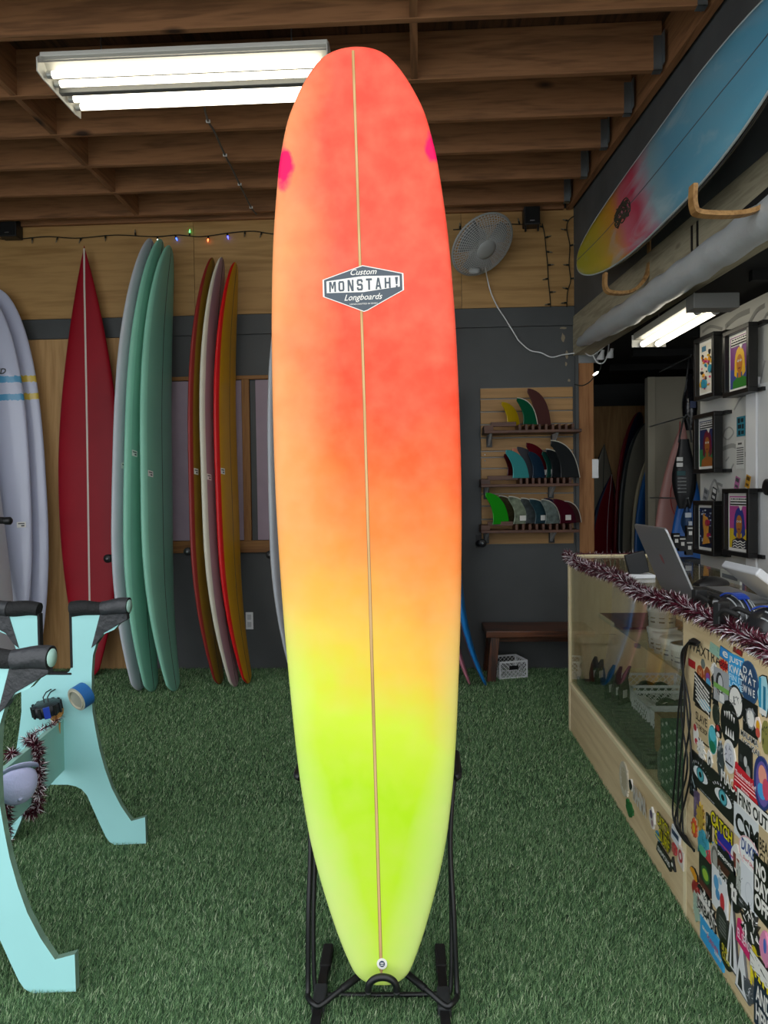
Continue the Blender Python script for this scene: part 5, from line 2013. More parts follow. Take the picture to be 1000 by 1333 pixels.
S(933, 930, 8, 24, 'ell', '2c332c', layers=scrib(15, 6, '5c665c', .15, .4))
S(929, 963, 10, 34, 'ell', '2f9c9c', rim=W_, layers=[(E(0, .4, .8, .5), '5cc8d8'), (E(0, -.5, .75, .4), '1f7a58')])
S(907, 955, 7, 28, 'blob', W_, layers=[(E(-.2, .5, .5, .3), 'c0303a'), (E(.2, -.6, .5, .25), 'c0303a')])
S(936, 952, 8, 20, 'blob', K_, layers=[(E(0, .4, .5, .35), 'b02a2a'), (E(0, -.4, .5, .3), W_)])
S(914, 976, 11, 30, 'jag', W_, layers=scrib(16, 12, '7c7e82', .08, .25))
S(925, 990, 7, 26, 'blob', W_, layers=[(E(.1, -.1, .45, .5), '2a2c30'), (E(.1, -.1, .2, .25), W_)])
S(939, 988, 9, 50, 'blob', '3c4448', layers=scrib(17, 14, 'a9b0b4', .08, .25))
S(951, 985, 14, 40, 'ell', W_, layers=[(E(0, 0, .8, .8, 18), 'd2d4dc')] + scrib(18, 12, '7c7e8a', .08, .25) + [(Q(-.6, -.5, .6, -.4), '22242c')])
S(971.5, 991, 16, 42, 'rect', '1f2022', layers=[(E(.1, .0, .25, .3), 'c8c8c6'), (E(.5, -.5, .3, .4), '9a9c9c'), (Q(-.8, -.2, -.3, .2), '3c3e40')])
S(903.5, 1010, 8, 50, 'rect', K_, layers=scrib(19, 14, '9ab0b0', .08, .3))
# pair of eyes
eye = [(Q(-1, -1, 1, 1), '1c1c1b')]
for ex in (-.55, .50):
    al = [(ex + .36 * math.cos(t), -.08 + .42 * math.sin(t) * (1 if math.sin(t) > 0 else .75)) for t in [2 * PI * i / 16 for i in range(16)]]
    eye += [(al, 'e8ecec'), (E(ex, -.03, .19, .42, 16), '2c6a74'), (E(ex, -.03, .15, .35, 16), '58b0bc'), (E(ex, -.03, .07, .17, 12), '10181c')]
    for k in range(9):
        t = .35 + 2.3 * k / 8
        eye.append(([(ex + .42 * math.cos(t) - .008, .02 + .5 * math.sin(t)), (ex + .42 * math.cos(t) + .012, .02 + .5 * math.sin(t)), (ex + .5 * math.cos(t), .02 + .62 * math.sin(t))], 'c8cccc'))
S(930.5, 1025, 52, 42, None, None, layers=eye, texts=[('WAKE UP AND SURF', 'b8bcbc', -.2, -.86, .08, {'fw': .7})])
S(953, 1020, 24, 26, None, None, texts=[('MAOLI', W_, 0, 0, 1.2, {'fw': 1.9})])
S(908, 1048, 6, 34, 'rect', '5c4a68', layers=scrib(20, 8, '8a7a94', .1, .4))
S(973, 1026, 31, 42, 'slant', 'd01f32', rim=None, layers=bars((.15, -.05, -.45), 'f2dede', -.85, .8, .03), texts=[('Thundermerch Surf', 'f6e6e6', .0, .45, .3, {'fw': 1.6}), ('Peniche', 'f6e6e6', 0, -.25, .16, {'fw': .6})])
S(994, 1020, 20, 64, 'ell', '2c3a7a', layers=[(E(.1, 0, .8, .84, 18), '6c5aa8'), (E(.1, .3, .5, .4), 'f0a08c'), (E(0, -.3, .5, .3), '4aa4e0'), (E(.5, -.1, .4, .4), 'd84a6a')])
S(983, 1057, 38, 24, 'rect', W_, rim=K_, texts=[('FINS OUT', K_, 0, 0, 1.3, {'fw': 1.8, 'bold': .03})])
S(975, 1081, 32, 40, 'rect', 'd9dee0', texts=[('CSM', K_, 0, -.1, 1.3, {'fw': 1.75, 'bold': .04})])
S(941.5, 1089, 28, 40, None, None, texts=[('CATCH', 'e6d814', 0, .5, .85, {'fw': 1.8, 'out': K_, 'bold': .02}), ('SURF', 'e6d814', .2, -.4, .85, {'fw': 1.5, 'out': K_, 'bold': .02})])
S(934, 1106, 12, 8, 'slant', '2c7ca0', layers=[(Q(-1, -.2, 1, .3), 'e6d814')])
S(924, 1078, 6, 32, 'rect', K_, layers=scrib(21, 6, W_, .15, .4))
S(913, 1064, 10, 36, 'jag', 'b89a3c', layers=scrib(22, 8, '7a5a20', .1, .3))
S(905, 1078, 7, 24, 'jag', 'c0502c', layers=[(E(0, 0, .5, .5), 'e0b028')])
S(917, 1100, 15, 36, 'blob', '3f9cb4', layers=scrib(23, 10, '2a7c84', .1, .3) + [(E(0, -.4, .6, .3), '58b890')])
S(924, 1117, 8, 20, 'blob', 'c83c44', layers=scrib(24, 5, 'e88c90', .1, .3))
S(933, 1118, 11, 36, 'ell', 'b9b8b0', layers=[(E(0, 0, .8, .85, 16), '6c6a64'), (E(0, 0, .55, .6), 'a9a8a0')])
S(947, 1116, 20, 44, 'rect', '2a2ca0', layers=[(Q(-1, -1, 1, -.55), '4a241c'), (Q(-1, -.55, 1, .2), '15161c'), ([(-1, .1), (-.6, .3), (-.2, .2), (.2, .5), (.6, .2), (1, .3), (1, .05), (-1, .05)], '15161c'), (Q(-1, .4, 1, .5), 'b04a7a')], texts=[('patagonia', W_, 0, -.2, .4, {'fw': 1.8})])
S(961, 1118, 13, 36, 'blob', 'e4e2dc', layers=[(Q(-.6, -.7, -.05, .3), '7a3a2c'), (Q(.1, -.7, .55, .1), '8a4a38')])
S(979, 1115, 27, 42, 'ell', 'e8bcc0', layers=[(E(0, 0, .9, .92, 22), 'f0f0ee')], texts=[("DUKE'S", '28488c', 0, .3, .75, {'fw': 1.5, 'bold': .03, 'shear': .1}), ('Surf Shop', 'd05a62', 0, -.45, .3, {'fw': 1.2, 'shear': .2})])
S(997, 1112, 12, 60, 'rect', 'c9b48c', texts=[('BEA', '2c241c', 0, .3, .5), ('CH', '2c241c', 0, -.3, .5)])
S(905, 1138, 9, 14, 'drop', 'e8a024', rim=K_)
S(920, 1138, 14, 40, 'rect', '20261f', layers=[(E(.1, 0, .7, .5), '2f6a34'), (E(.1, 0, .5, .32), '9cc040'), (Q(-1, -1, 1, -.6), '5a2420')])
S(945, 1141, 12, 14, None, None, texts=[('born', K_, 0, 0, 1.5, {'fw': 1.9, 'out': W_, 'bold': .03})])
S(939, 1162, 18, 50, 'rect', 'e6e8ea', layers=[(E(-.4, .3, .35, .35), '5aa4d4'), (E(-.2, -.2, .3, .25), '4a90c4'), (E(.4, -.3, .3, .45), 'c8303c'), (E(.1, .6, .25, .15), 'a9c4d8')])
S(958, 1163, 16, 44, 'ell', '161716', layers=[(Q(-.35, -.35, -.05, .45), W_), (Q(.1, -.45, .4, .35), W_), (Q(-.35, -.45, .4, -.2), W_), (Q(-.5, .1, .5, .28), W_)])
S(966, 1146, 9, 40, 'slant', 'b4b8b0', layers=scrib(25, 16, '4c504c', .06, .2))
S(977, 1160, 18, 56, 'rect', 'dfe3e8', layers=[(E(.1, -.1, .5, .5), 'c9ced6'), (E(.1, -.1, .44, .44), 'dfe3e8')])
S(976, 1186, 22, 16, 'slant', '3a3c3e', layers=scrib(26, 12, 'b9bcbe', .08, .25))
S(995, 1160, 20, 74, 'rect', '121212', texts=[('NO', W_, -.1, .6, .5, {'fw': 1.2, 'bold': .05}), ('DAY', W_, 0, .05, .5, {'fw': 1.7, 'bold': .05}), ('OFF', W_, 0, -.52, .5, {'fw': 1.7, 'bold': .05})])
S(908, 1159, 9, 22, 'ell', 'a02a2a', layers=scrib(27, 5, 'd07a70', .1, .3))
S(909, 1180, 10, 40, 'blob', 'a9c4b0', layers=scrib(28, 6, 'c9d4c4', .1, .3))
S(922, 1185, 24, 44, 'jag', W_, rim=K_, layers=scrib(29, 22, K_, .08, .28), texts=[('URBAN', K_, 0, -.15, .6, {'fw': 1.7, 'out': W_, 'bold': .03})])
S(943, 1206, 15, 44, 'ell', '2c2f2c', layers=bars((.4, .2, 0, -.2, -.4), '6a6e68', -.5, .6, .05))
S(929, 1227, 27, 30, 'rect', '3aa8e4', texts=[('surf', W_, -.5, .25, .4, {'fw': .6}), ('FOREVER', 'c03a5c', .15, .0, .45, {'fw': 1.0}), ('summer', W_, .6, -.3, .35, {'fw': .6})])
S(948, 1243, 16, 34, 'ell', '1d1e12', texts=[('SURF', 'd8cc30', 0, .25, .5, {'fw': 1.2}), ('CLUB', 'd8cc30', 0, -.3, .45, {'fw': 1.1})])
S(956, 1216, 14, 84, 'tri', 'e8eaec', rim='4a4c50', layers=[([(-.1, -.95), (.3, -.95), (.15, .2), (-.05, .3)], '1c1d1f'), ([(-.7, -.95), (-.4, -.95), (-.15, .1)], '2c2d30')])
S(969, 1258, 16, 66, 'tri', 'e4e6e8', rim='6a6c70', layers=[([(-.6, -.9), (.1, -.9), (-.1, -.3), (-.4, -.2)], '2a2c2e')])
S(973, 1226, 22, 34, 'slant', 'd01f6a', texts=[('EL SENSEI', 'f4dce6', 0, 0, .7, {'fw': 1.6})])
S(980, 1212, 24, 60, 'jag', '1a1b1c', layers=scrib(30, 26, W_, .06, .24))
S(985, 1238, 8, 14, 'blob', 'd8c41c', layers=scrib(31, 3, K_, .2, .4))
S(998, 1235, 12, 46, 'blob', 'e08cb4', layers=[(E(.2, .2, .3, .4), '4c6ac0')])
S(992, 1262, 22, 22, 'rect', W_, rim=K_, layers=scrib(32, 10, K_, .1, .4))
S(991, 1283, 24, 30, None, None, texts=[('NAU', 'ecd91c', .1, 0, 1.6, {'fw': 1.8, 'bold': .06})])
S(978, 1294, 12, 28, 'shield', '4a5058', layers=scrib(33, 9, 'c9ccd0', .08, .3))
S(996, 1316, 20, 58, 'rect', '1d2a40', texts=[('AND', W_, .1, .45, .7, {'fw': 1.7, 'bold': .03}), ('HERE', W_, .1, -.4, .7, {'fw': 1.7, 'bold': .03})])


def B(*a, **k):
    sticker(dc, CX - .0005, *a, **k)


B(814, 1014, 11, 44, 'ell', 'c9c2ae', layers=[(E(0, 0, .7, .7, 18), 'b8ad90')] + scrib(40, 16, 'd8d2c2', .08, .3))
B(823, 1022, 5, 15, 'blob', '15161a', rim=W_)
B(835, 1042, 18, 30, None, None, texts=[('MAHIMA', 'd9d6cc', 0, 0, 1.6, {'fw': 1.9, 'bold': .04})])
B(821, 1052, 10, 22, 'blob', '1f6a34', layers=scrib(41, 4, '2f8a48', .2, .4))
B(851, 1065, 7, 28, 'blob', 'd8d2cc', rim=W_, layers=[(E(-.2, .3, .5, .4), '5a4a6c'), (E(.2, -.4, .4, .3), 'a08088')])
B(866, 1084, 18, 38, None, None, texts=[('CATCH', 'd8cc14', 0, .5, .85, {'fw': 1.8, 'out': K_}), ('SURF', 'd8cc14', .2, -.45, .85, {'fw': 1.5, 'out': K_})])
B(859, 1089, 7, 8, 'slant', '2c7ca0', layers=[(Q(-1, -.2, 1, .3), 'e6d814')])
B(882, 1089, 11, 22, 'slant', 'dfe3ea', layers=[(Q(-.8, -.1, .8, .5), '2a3a5c')])
B(867, 1115, 20, 16, 'slant', K_, texts=[('SIMMONS', W_, 0, 0, .8, {'fw': 1.6})])
B(878, 1123, 6, 16, 'tri', K_, layers=[(E(0, -.3, .4, .3), W_)])
B(880, 1105, 6, 16, 'jag', 'b84a4c')
B(889, 1116, 8, 28, 'slant', 'd8d0c8', layers=[(E(0, .1, .7, .6), 'b8303a'), (E(0, .1, .35, .3), 'e6d8d0')])


# ---- tinsel
def tinsel_mesh(path, n, r, ln, seed=1):
    rr = random.Random(seed)
    P = [Vector(p) for p in path]
    mb = MB()
    mb.tube(P[::2] + [P[-1]], r * .16, 6, mi=0)
    seg = len(P) - 1
    for k in range(n):
        t = rr.uniform(0, seg - .001)
        i = int(t)
        p = P[i].lerp(P[i + 1], t - i)
        ax = (P[i + 1] - P[i]).normalized()
        d = Vector((rr.gauss(0, 1), rr.gauss(0, 1), rr.gauss(0, 1)))
        d = (d - ax * d.dot(ax) * .6).normalized()
        l = ln * rr.uniform(.55, 1.1)
        s = d.cross(Vector((rr.gauss(0, 1), rr.gauss(0, 1), rr.gauss(0, 1)))).normalized() * r * .05
        e = p + d * l
        e.z -= l * l * 1.2
        m = p + d * l * .55 + s * 1.5
        q = rr.random()
        mi = 0 if q < .58 else (1 if q < .78 else 2)
        mb.add([p - s, p + s, m + s, m - s, e], [(0, 1, 2, 3), (3, 2, 4)], mi)
    return mb


TM = [mat('tinsel_maroon', '5c1c2e', .3, .4), mat('tinsel_silver', 'f0e6ec', .3, .3), mat('tinsel_dark', '2c1018', .3, .4)]
tp = [(CX - .012 + .008 * math.sin(y * 9), y, CT + .0 + .010 * math.sin(y * 5.3)) for y in np.linspace(4.98, 1.55, 70)]
tg = tinsel_mesh(tp, 10000, .045, .052, 5).build('tinsel_garland', TM)
tag(tg, 'maroon and silver tinsel garland along the counter edge', 'tinsel')
tp = smooth_path([(CX + .05, 4.955, CT + .02), (CX + .2, 4.96, CT + .016), (CX + .33, 4.955, CT + .016), (CX + .46, 4.96, CT + .02)], 8)
tag(tinsel_mesh(tp, 260, .02, .03, 6).build('tinsel_garland', TM), 'thin sparse tinsel strand along the far edge of the display case', 'tinsel')


# ---- things inside the case
def case_fin(px, py, h_px, label, m, lean=.03, tilt=.5):
    z0 = .375
    b = at_height(px, py, z0)
    h = h_px * b.y / FPX
    base = Vector((b.x, b.y, z0))
    poly = [(-.055, 0), (.055, 0), (.05, h * .35), (.035, h * .7), (.0 + lean, h * .97), (-.02 + lean, h), (-.045 + lean * .5, h * .8), (-.06, h * .4)]
    root = thing('surfboard_fin', base, label, 'fin', 'fins in the display case')
    M = basis((0, 0, 0), (.75, .66, 0), (0, 0, 1), (.66, -.75, 0))
    MB().prism(poly, .009, M).build('blade', m, root, .002, 1)
    MB().prism(rect(.04, .045, (.0, .06)), .0025, M @ Matrix.Translation((0, 0, .009))).build('price_label', PAPER, root)


tr0, tr1 = at_height(752, 893, .36), at_height(828, 968, .36)
tray = thing('fin_tray', (CX + .14, 4.13, .326), 'dark green ribbed tray on the floor of the display case', 'tray')
TG = mat('olive_rubber', '5a6455', .6)
MB().box((-.10, -.72, 0), (.13, .78, .02)).build('tray_base', TG, tray, .004)
for k in range(26):
    y = -.69 + k * .0565
    MB().box((-.085, y, .02), (.11, y + .03, .045)).build('rib', TG, tray, .003, 1)
for xx in (-.10, .115):
    MB().box((xx, -.72, .02), (xx + .015, .78, .055)).build('side_rim', TG, tray)
case_fin(774, 888, 34, 'black fin with price label standing in the green tray', mat('fin_smoke', '1c1f1e', .25, coat=.4), .02)
case_fin(781, 889, 31, 'dark grey fin behind the black one in the green tray', mat('fin_smoke2', '2c302e', .25, coat=.4), .03)
case_fin(794, 908, 42, 'bottle green fin in the ribbed tray of the case', mat('fin_bottle2', '16362f', .25, coat=.4), .05)
case_fin(803, 912, 44, 'grey plum fin between green and maroon fins in the tray', mat('fin_greyplum', '4a3640', .25, coat=.4), .05)
case_fin(812, 916, 48, 'black and maroon fin with price label in the ribbed tray', mat('fin_blackmaroon', '38141c', .25, coat=.4), .07)

CB = 'white lattice baskets in the display case'
crate('white lattice basket at the far end of the display case', (CX + .42, 4.50, .327), .0, .36, .30, .14, 9, CB, False)
crate('white lattice basket in the middle of the display case floor', (CX + .40, 4.12, .327), .0, .36, .30, .13, 9, CB, False)
crate('white lattice basket behind the cardboard box in the case', (CX + .40, 3.77, .327), .0, .36, .30, .13, 9, CB, False)
for k, (x, y, c, lab) in enumerate(((CX + .42, 4.50, '23261f', 'dark coiled leash lying in the far lattice basket'), (CX + .42, 4.12, '2f3a2a', 'olive round pouch lying in the middle lattice basket'))):
    lz = .40
    root = thing('coiled_leash', (x, y, lz), lab, 'leash')
    MB().tube([(.09 * math.cos(a) * (1 + .03 * k), .11 * math.sin(a), .02 * math.sin(a * 2.5)) for a in [i * .35 for i in range(54)]], .014, 8).build('cord', mat('leash_' + c, c, .5), root)
    MB().box((-.05, -.02, -.02), (.06, .03, .025)).build('cuff', BLACK, root, .006)

# wax tubs on the shelf
TUBW = mat('tub_white', 'd9d8d0', .4)
k = 0
for (px, py, lab) in ((836, 843, 'white wax tub under another at the far end of the glass shelf'), (836, 822, 'white wax tub stacked on top at the far end of the shelf'), (847, 858, 'white wax tub with grey lettering in the middle of the shelf'),
                      (869, 850, 'white wax tub at the back of the glass shelf'), (856, 866, 'white wax tub close to the front edge of the shelf'), (879, 868, 'white wax tub nearest the sticker counter')):
    z = .9055 if px < 840 else .894
    if px < 840 and py < 830:
        z += .098
    b = at_height(px, py if z < 1 else 843, .8935 if px > 840 else .9055)
    b = Vector((min(max(b.x, CX + .10), CX + .38), b.y, z))
    if k in (2, 4):
        b.y -= .0 if k == 2 else .02
    root = thing('wax_tub', b, lab, 'tub', 'white wax tubs in the display case')
    MB().lathe([(.0, 0), (.056, 0), (.062, .07), (.062, .072)], 24).build('tub', TUBW, root)
    MB().lathe([(.066, .070), (.066, .093), (.06, .096), (0, .096)], 24).build('lid', mat('tub_lid', 'e6e5de', .35), root)
    mb = MB()
    for j in range(9):
        a0 = 2 * PI * j / 9
        for (za, zb) in ((.022, .029), (.042, .046)):
            vs_ = [(.0606 * math.cos(a), .0606 * math.sin(a), z_) for z_ in (za, zb) for a in (a0, a0 + .2, a0 + .4)]
            mb.add(vs_, [(0, 1, 4, 3), (1, 2, 5, 4)])
    mb.build('lettering', mat('print_grey', '5b5f63', .7), root)
    k += 1

# cardboard and printed boxes
cbx = thing('cardboard_box', (CX + .33, 3.40, .327), 'open brown cardboard box in the display case', 'box')
KR = mat('kraft_card', '9a7a52', .8, var=.06)
for nm, lo, hi in (('side', (-.2, -.17, 0), (.2, -.164, .22)), ('side', (-.2, .164, 0), (.2, .17, .22)), ('side', (-.2, -.164, 0), (-.194, .164, .22)), ('side', (.194, -.164, 0), (.2, .164, .22)), ('bottom', (-.194, -.164, 0), (.194, .164, .006))):
    MB().box(lo, hi).build(nm, KR, cbx)
gm = mat('green_print_paper', '375c42', .6)
gbx = thing('printed_box', (CX + .105, 3.09, .327), 'dark green box with white wave print in the display case', 'box')
MB().box((-.06, -.14, 0), (.05, .13, .30)).build('carton', gm, gbx, .003)
mb = MB()
for i in range(5):
    for j in range(6):
        y, z = .10 - i * .052, .03 + j * .05 + (.02 if i % 2 else 0)
        mb.add([(-.0606, y + .014, z), (-.0606, y, z + .012), (-.0606, y - .016, z + .006), (-.0606, y - .004, z - .008)], [(0, 1, 2, 3)])
        mb.add([(-.0606, y + .02, z - .016), (-.0606, y + .016, z - .012), (-.0606, y + .012, z - .02)], [(0, 1, 2)])
mb.build('wave_print', mat('pale_print', 'b9c2b4', .6), gbx)
bt = thing('wax_bottle', (CX + .085, 3.275, .327), 'small grey green curved bottle beside the printed box', 'bottle')
MB().lathe([(0, 0), (.03, 0), (.034, .02), (.034, .12), (.02, .155), (.012, .16), (.012, .185), (0, .185)], 18).build('bottle_body', mat('bottle_greygreen', '5c6a60', .3, coat=.4), bt)
MB().lathe([(.015, .165), (.015, .19), (0, .192)], 14).build('cap', mat('cap_grey', '8a908c', .4), bt)

# cables hanging down where case and counter meet
cbl = thing('cable_bundle', (CX - .02, CYM, 0), 'bundle of black cables hanging between the case and the counter', 'cable')
for k in range(5):
    x0 = 897 - k * 1.6
    pts = [at_side(x, y, CX - .018 - .006 * (k % 3)) - Vector(cbl.location) for x, y in ((911 - k, 836 + k), (901 - k * 2, 832 + k * 2), (893 - k * 1.5, 850 + k * 3), (883 + k * 4.0, 930), (880 + ((k * 3) % 5) * 5.0, 1000), (884 + k * 3.2 - 8, 1060 + 4 * k), (892 + k * 1.5 - 4, 1090), (904, 1106 + k * .6))]
    MB().tube(smooth_path(pts, 5), .0036, 6).build('cable', BLACK, cbl)

# ---- things on the counter top
def laptop():
    root = thing('laptop', (1.07, 3.08, CT), 'open silver laptop seen from behind on the display case', 'laptop')
    AL = mat('aluminium', '9b9da0', .35, .6)
    h = Vector((-.12, 0, .285))
    nrm = Vector((-.285, 0, -.12)).normalized()
    M = basis((0, -.21, .012), (0, 1, 0), h, nrm)
    hl = h.length
    pts = []
    for (cx, cy, s) in ((.02, .02, 2), (.40, .02, 3), (.40, hl - .02, 0), (.02, hl - .02, 1)):
        for i in range(5):
            a = s * PI / 2 + i * PI / 8
            pts.append((cx + .02 * math.cos(a), cy + .02 * math.sin(a)))
    MB().prism(pts, .009, M).build('lid', AL, root, .002)
    MB().prism(ellipse(.03, .045, 14, (.21, hl * .52)), .0095, M).build('lid_emblem', mat('emblem_red', '8c4a4c', .3), root)
    MB().prism(rect(.395, hl - .03, (.21, hl / 2)), .0008, M @ Matrix.Translation((0, 0, -.001))).build('screen', mat('dark_screen', '0b0c0e', .1), root)
    MB().box((.0, -.21, 0), (.29, .21, .014)).build('base', AL, root, .003)
    kb = MB()
    for i in range(12):
        for j in range(5):
            kb.box((.03 + j * .03, -.19 + i * .0315, .014), (.055 + j * .03, -.19 + i * .0315 + .026, .0165))
    kb.build('keyboard', BLACK, root)
    MB().tube([(0, -.2, .012), (0, .2, .012)], .008, 10).build('hinge', mat('dark_grey_plastic', '2f3234', .6), root)
laptop()

mz = at_height(926, 762, CT)
ms = thing('computer_mouse', mz, 'black computer mouse on the glass counter top', 'mouse')
vs_, fs = [], []
for i in range(9):
    t = i / 8
    for j in range(13):
        a = PI * j / 12
        w = .042 * math.sin(PI * (.12 + .76 * t)) ** .5
        h = .042 * math.sin(PI * (.08 + .8 * t)) ** .7
        vs_.append(((t - .5) * .16, -w * math.cos(a), h * math.sin(a) + .001))
for i in range(8):
    for j in range(12):
        fs.append((i * 13 + j, i * 13 + j + 1, (i + 1) * 13 + j + 1, (i + 1) * 13 + j))
mb = MB().add(vs_, fs, 0, True, Matrix.Rotation(.3, 4, 'Z'))
mb.add(vs_[:13], [tuple(range(13))], 0, False, Matrix.Rotation(.3, 4, 'Z'))
mb.add(vs_[-13:], [tuple(range(13))], 0, False, Matrix.Rotation(.3, 4, 'Z'))
mb.build('shell', mat('mouse_black', '1d1b1c', .35), ms)
MB().box((-.05, -.006, .036), (-.02, .006, .044), 0, Matrix.Rotation(.3, 4, 'Z')).build('wheel', RUBBER, ms)

wd = thing('small_display', at_height(834, 752, CT), 'small black customer display standing beside the laptop', 'display')
MB().box((-.05, -.01, .02), (.05, .015, .13), 0, Matrix.Rotation(-.25, 4, 'Y')).build('screen_body', BLACK, wd, .004)
MB().box((-.06, -.05, 0), (.06, .05, .02)).build('base', WHITE, wd, .004)


def binding(px, py, s, label, dom, rotz):
    """black ribbed shell with straps"""
    b = at_height(px, py, CT)
    root = thing('helmet', None, label, 'helmet', 'black and blue helmets on the counter', Matrix.Translation(b) @ Matrix.Rotation(rotz, 4, 'Z') @ Matrix.Scale(s, 4))
    BK = mat('helmet_black', '1b1d20', .35, coat=.2)
    BL = mat('helmet_blue', dom, .35, coat=.3)
    GR = mat('helmet_grey_line', '8f9496', .4)
    vs_, fs = [], []
    n, k = 10, 22
    for i in range(n + 1):
        ph = PI / 2 * i / n * 1.0
        for j in range(k):
            a = 2 * PI * j / k
            r = math.cos(ph) if i < n else .001
            vs_.append((.105 * r * math.cos(a), .075 * r * math.sin(a), .10 * math.sin(ph) + .003))
    for i in range(n):
        for j in range(k):
            fs.append((i * k + j, i * k + (j + 1) % k, (i + 1) * k + (j + 1) % k, (i + 1) * k + j))
    MB().add(vs_, fs, 0, True).add(vs_[:k], [tuple(range(k))[::-1]]).build('shell', BK, root)
    for q in range(7):
        y = -.06 + q * .02
        rr_ = math.sqrt(max(.02, 1 - (y / .078) ** 2))
        pts = [(.107 * rr_ * math.cos(t), y, .103 * rr_ * math.sin(t) + .003) for t in np.linspace(.1, 1.5, 9)]
        MB().tube(pts, .0035, 5).build('rib', GR if q != 3 else BL, root)
    pts = [(.109 * math.cos(t), .0, .106 * math.sin(t) + .003) for t in np.linspace(1.0, 2.2, 8)]
    mb = MB()
    for a_, b_ in zip(pts[:-1], pts[1:]):
        mb.bar(a_, b_, .006, .05, (0, 1, 0))
    mb.build('blue_panel', BL, root)
    for q, off in enumerate((-.05, 0.02)):
        MB().tube(smooth_path([(-.10, off, .06), (-.16, off - .01, .075), (-.20, off, .04), (-.19, off + .02, .008), (-.12, off + .02, .006)], 5), .010, 6).build('strap', RUBBER, root)
    MB().box((-.22, -.06, .0), (-.185, .0, .10)).build('buckle', BLACK, root, .006)


binding(957, 806, .82, 'black ribbed helmet with blue panel and grey lines', '1f3f9c', -1.35)
binding(1004, 826, .8, 'dark helmet with navy top next to the white tablet', '1c2c66', -1.1)
tbm = at_height(1012, 790, CT)
tb = thing('tablet_stand', tbm, 'white tilted tablet terminal on the counter', 'tablet')
MB().box((-.02, -.15, .0), (.012, .15, .20), 0, Matrix.Translation((0.02, 0, .03)) @ Matrix.Rotation(-.9, 4, 'Y')).build('tablet', mat('tablet_grey', 'c9ccd0', .35), tb, .006)
MB().box((.0, -.06, 0), (.14, .06, .02)).build('foot', WHITE, tb, .004)
MB().bar((.07, 0, .01), (-.03, 0, .09), .03, .05).build('neck', WHITE, tb)
cd = thing('display_card', at_height(953, 758, CT), 'small framed card lying against the counter back edge', 'card')
MB().box((-.01, -.11, 0), (.0, .11, .05)).build('card', mat('card_grey', 'aeb0a8', .5), cd)
MB().box((-.0115, -.085, .015), (-.01, .085, .035)).build('lettering_band', mat('print_grey', '5b5f63', .7), cd)


# ================================================================== SAWHORSE STAND
MINTP = mat('mint_painted_plywood', 'a6e2e2', .45, var=.03, vscale=5, bump=.03, bscale=40)
MINTE = mat('plywood_edge', '6c8a78', .7, var=.2, vscale=20)
FOAM = mat('black_foam', '131416', .75, bump=.5, bscale=120)
TAPE = mat('grey_duct_tape', '34363a', .45, bump=.9, bscale=26)
YF, YN = 3.31, 2.31
HALF = [(77, 889), (88, 889), (94, 886), (97, 880), (97, 810), (160, 810), (161, 822), (152, 832), (138, 838), (129, 850), (124.5, 865), (123, 888), (123, 915), (124, 938), (128, 962), (133, 987), (140, 1012), (149, 1037), (161, 1060), (174, 1079), (192, 1074),
        (193, 1108), (153, 1110), (146, 1106), (141, 1099), (133, 1082), (124, 1062), (117, 1046), (110, 1038), (102, 1034), (92, 1032), (77, 1032)]
cxf = at_depth(77, 900, YF)
half = []
for (x, y) in HALF:
    p = at_depth(x, y, YF)
    half.append((p.x - cxf.x, p.z))
zmin = min(z for _, z in half)
half = [(x, z - zmin) for x, z in half]
poly = half + [(-x, z) for x, z in half[::-1]][1:-1]
poly = [p for i, p in enumerate(poly) if i == 0 or (abs(p[0] - poly[i - 1][0]) + abs(p[1] - poly[i - 1][1])) > 1e-6]
ztop = max(z for _, z in half)
XF, XN = cxf.x, at_depth(104, 1300, YN).x - (max(x for x, _ in half))
sw_ = thing('shaping_stand', ((XF + XN) / 2, (YF + YN) / 2, 0), 'mint green plywood shaping stand with foam padded arms', 'shaping stand')
o_ = Vector(sw_.location)
